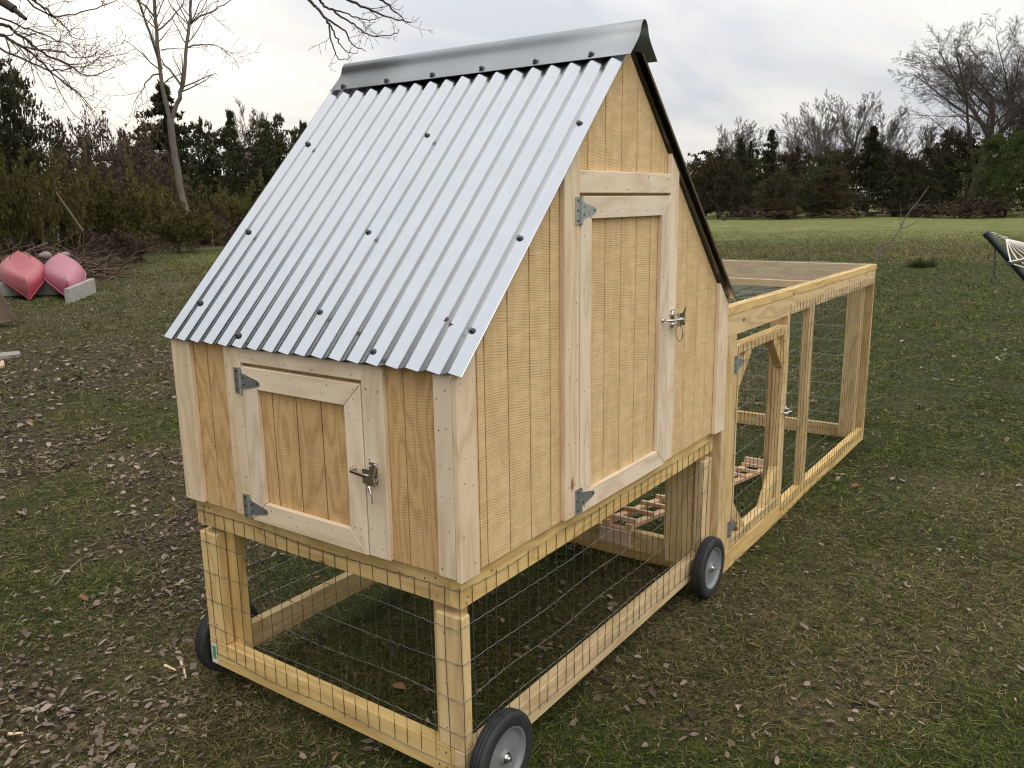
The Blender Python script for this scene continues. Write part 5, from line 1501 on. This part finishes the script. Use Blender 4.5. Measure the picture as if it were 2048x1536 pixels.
c0 = at(1990, 489, HD - 0.01)
chain('hanging_chain', c0, at(1989, 551, HD - 0.01), 9, stand, DARKM)
t = np.linspace(0, 2 * math.pi, 15); cc = at(1987, 559, HD - 0.01)
mb = MB(); mb.tube([cc + np.array([0.018 * math.sin(k) * 0.58, -0.018 * math.sin(k) * 0.8, 0.028 * math.cos(k)]) for k in t], 0.003, 6); mb.build('snap_hook', [DARKM], stand)
ham = thing('rope_hammock', tuple(foot(2140, HD + 0.4)), 'white rope hammock end with a dark spreader bar at the right edge', 'hammock')
ring = at(2012, 478, HD)
chain('link_chain', at(1984, 466, HD), ring, 4, ham, CHROME)
mb = MB(); mb.tube([ring + np.array([0.016 * math.cos(k), -0.012 * math.cos(k), 0.016 * math.sin(k)]) for k in t], 0.003, 6); mb.build('ring', [CHROME], ham)
sb0 = at(2018, 528, HD - 0.35); sb1 = at(2150, 500, HD + 0.75)
mb = MB(); mb.tube([sb0, sb1], 0.016, 10); mb.build('spreader_bar', [BARK_D], ham)
mb = MB()
for i in range(10):
    e_ = sb0 + (sb1 - sb0) * (i + 0.3) / 10; mid_ = (ring + e_) / 2 - np.array([0, 0, 0.012])
    mb.tube([ring, mid_, e_], 0.0045, 5)
    far_ = e_ + np.array([0.9, -1.35, -0.32]); mb.tube([e_, (e_ + far_) / 2 - np.array([0, 0, 0.1]), far_], 0.0045, 5)
mb.tube([sb0 + np.array([0, 0, 0.016]), sb1 + np.array([0, 0, 0.016])], 0.006, 5)
mb.build('rope_fan', [ROPE], ham)

# young bare sapling beyond the run, small tuft, white pole
sap = thing('sapling', tuple(on_ground(1749, 548)), 'thin crooked bare sapling rising behind the far corner of the run', 'sapling')
sd_ = 19.2
main, tw = limbs([([(1749, 548), (1750, 522), (1768, 490), (1778, 485), (1790, 472), (1801, 457), (1808, 440), (1818, 425), (1830, 410), (1842, 395), (1858, 372)], 0.022, 0.007, 0.35, 0),
    ([(1801, 457), (1822, 450), (1836, 440), (1848, 428)], 0.012, 0.005, 0.3, 0), ([(1801, 457), (1800, 440), (1802, 425), (1800, 405)], 0.009, 0.004, 0.2, 0)], sd_, 91, dict(TW, rmin=0.003), 0.5, 0.3, rmin=0.003)
link(bpy.data.objects.new('stem', segs_mesh('stem', main, BARK_G, k=6)), sap); KS('twigs', segs_mesh('twigs', tw, BARK_G, k=3), sap)
mb = MB(); b_ = foot(1926, 78); mb.tube([b_, at(1926, 388, 78), at(1930, 318, 78)], 0.085, 8)
tag(mb.build('white_pole', [LABELW]), 'slim white pole standing in front of the big bare tree', 'pole')
tuft_b = foot(1852, 19.5)
tf = thing('weed_tuft', tuple(tuft_b), 'dark green weed tuft on the lawn right of the sapling', 'plant')
n = 500; r = np.random.default_rng(8)
a = r.uniform(0, 6.28, n); q = r.random(n) ** 0.6 * (0.16 + 0.16 * np.sin(a * 2 + 1) ** 2); bs = np.stack([tuft_b[0] + np.cos(a) * q, tuft_b[1] + np.sin(a) * q, np.full(n, tuft_b[2])], -1)
d = np.stack([np.cos(a) * 0.5, np.sin(a) * 0.5, np.ones(n)], -1) + r.normal(0, 0.35, (n, 3)); hgt = r.uniform(0.04, 0.20, n) * (0.6 + 0.6 * np.sin(a * 1.5) ** 2)
w_ = np.cross(d, r.normal(0, 1, (n, 3))); w_ /= np.linalg.norm(w_, axis=1, keepdims=True)
V = np.stack([bs - w_ * 0.014, bs + w_ * 0.014, bs + d * hgt[:, None]], 1).reshape(-1, 3)
link(bpy.data.objects.new('blades', mesh_arrays('blades', V, np.arange(len(V)).reshape(-1, 3), [PINE])), tf)

# sticks and chips lying on the near lawn
def lying(name, label, cat, px, r_, mat, group=None):
    pts = [on_ground(x, y) for x, y in px]
    pts = [np.array([p[0], p[1], gz_at(p[0], p[1]) + r_ + 0.006]) for p in pts]
    mb = MB(); mb.tube(pts, np.linspace(r_, r_ * 0.55, len(pts)), 6)
    return tag(mb.build(name, [mat]), label, cat, group)
lying('fallen_twig', 'curved grey twig on the grass left of the coop wheel', 'twig', [(110, 1176), (130, 1148), (158, 1122), (196, 1104)], 0.006, BARK_G, 'twigs on the lawn')
lying('fallen_twig', 'thin dark twig below the curved grey one', 'twig', [(135, 1275), (175, 1262), (228, 1244)], 0.004, BARK_T, 'twigs on the lawn')
lying('fallen_twig', 'long pale twig lying under the raised coop', 'twig', [(498, 1135), (530, 1122), (560, 1112), (600, 1116)], 0.005, BARK_G, 'twigs on the lawn')
lying('fallen_twig', 'short pale stick under the coop floor near the side rail', 'twig', [(1108, 1240), (1128, 1250), (1157, 1256)], 0.005, BARK_G, 'twigs on the lawn')
for px, lb in (([(330, 1334), (352, 1343)], 'short yellow wood chip lying nearest the left wheel, on the left'), ([(362, 1326), (368, 1340), (372, 1358)], 'long yellow wood chip beside the left wheel'), ([(16, 1466), (46, 1463)], 'pale straw chip at the lower left corner')):
    lying('wood_chip', lb, 'wood chip', px, 0.0055, PALE, 'wood chips on the lawn')

# wet leaf scraps stuck to the roof
def scrap(label, y, s_, k):
    r = np.random.default_rng(k); p = np.array(I(-1.6 + ux * s_, y, 44.6 + uz * s_)) + np.array(nrm) * 0.42 * IN
    up_ = np.array([ux, 0, uz]); sd_ = np.array([0, 1.0, 0])
    n_ = 9; V = [p + np.array(nrm) * 0.004] + [p + (sd_ * math.cos(t) * r.uniform(0.3, 1) + up_ * math.sin(t) * r.uniform(0.3, 1)) * 0.011 for t in np.arange(n_) * 2 * math.pi / n_]
    mb = MB(); mb.add(V, [(0, 1 + i, 1 + (i + 1) % n_) for i in range(n_)])
    return tag(mb.build('leaf_scrap', [RUST], smooth=False), label, 'leaf scrap', 'leaf scraps on the roof')
scrap('small brown leaf scrap on the roof, left of the two near the corner', 12.7, 3.1, 1)
scrap('dark leaf scrap on the roof left of the corner screw', 2.5, 5.8, 2)
scrap('grey leaf scrap nearest the corner screw of the roof', 1.7, 5.2, 3)
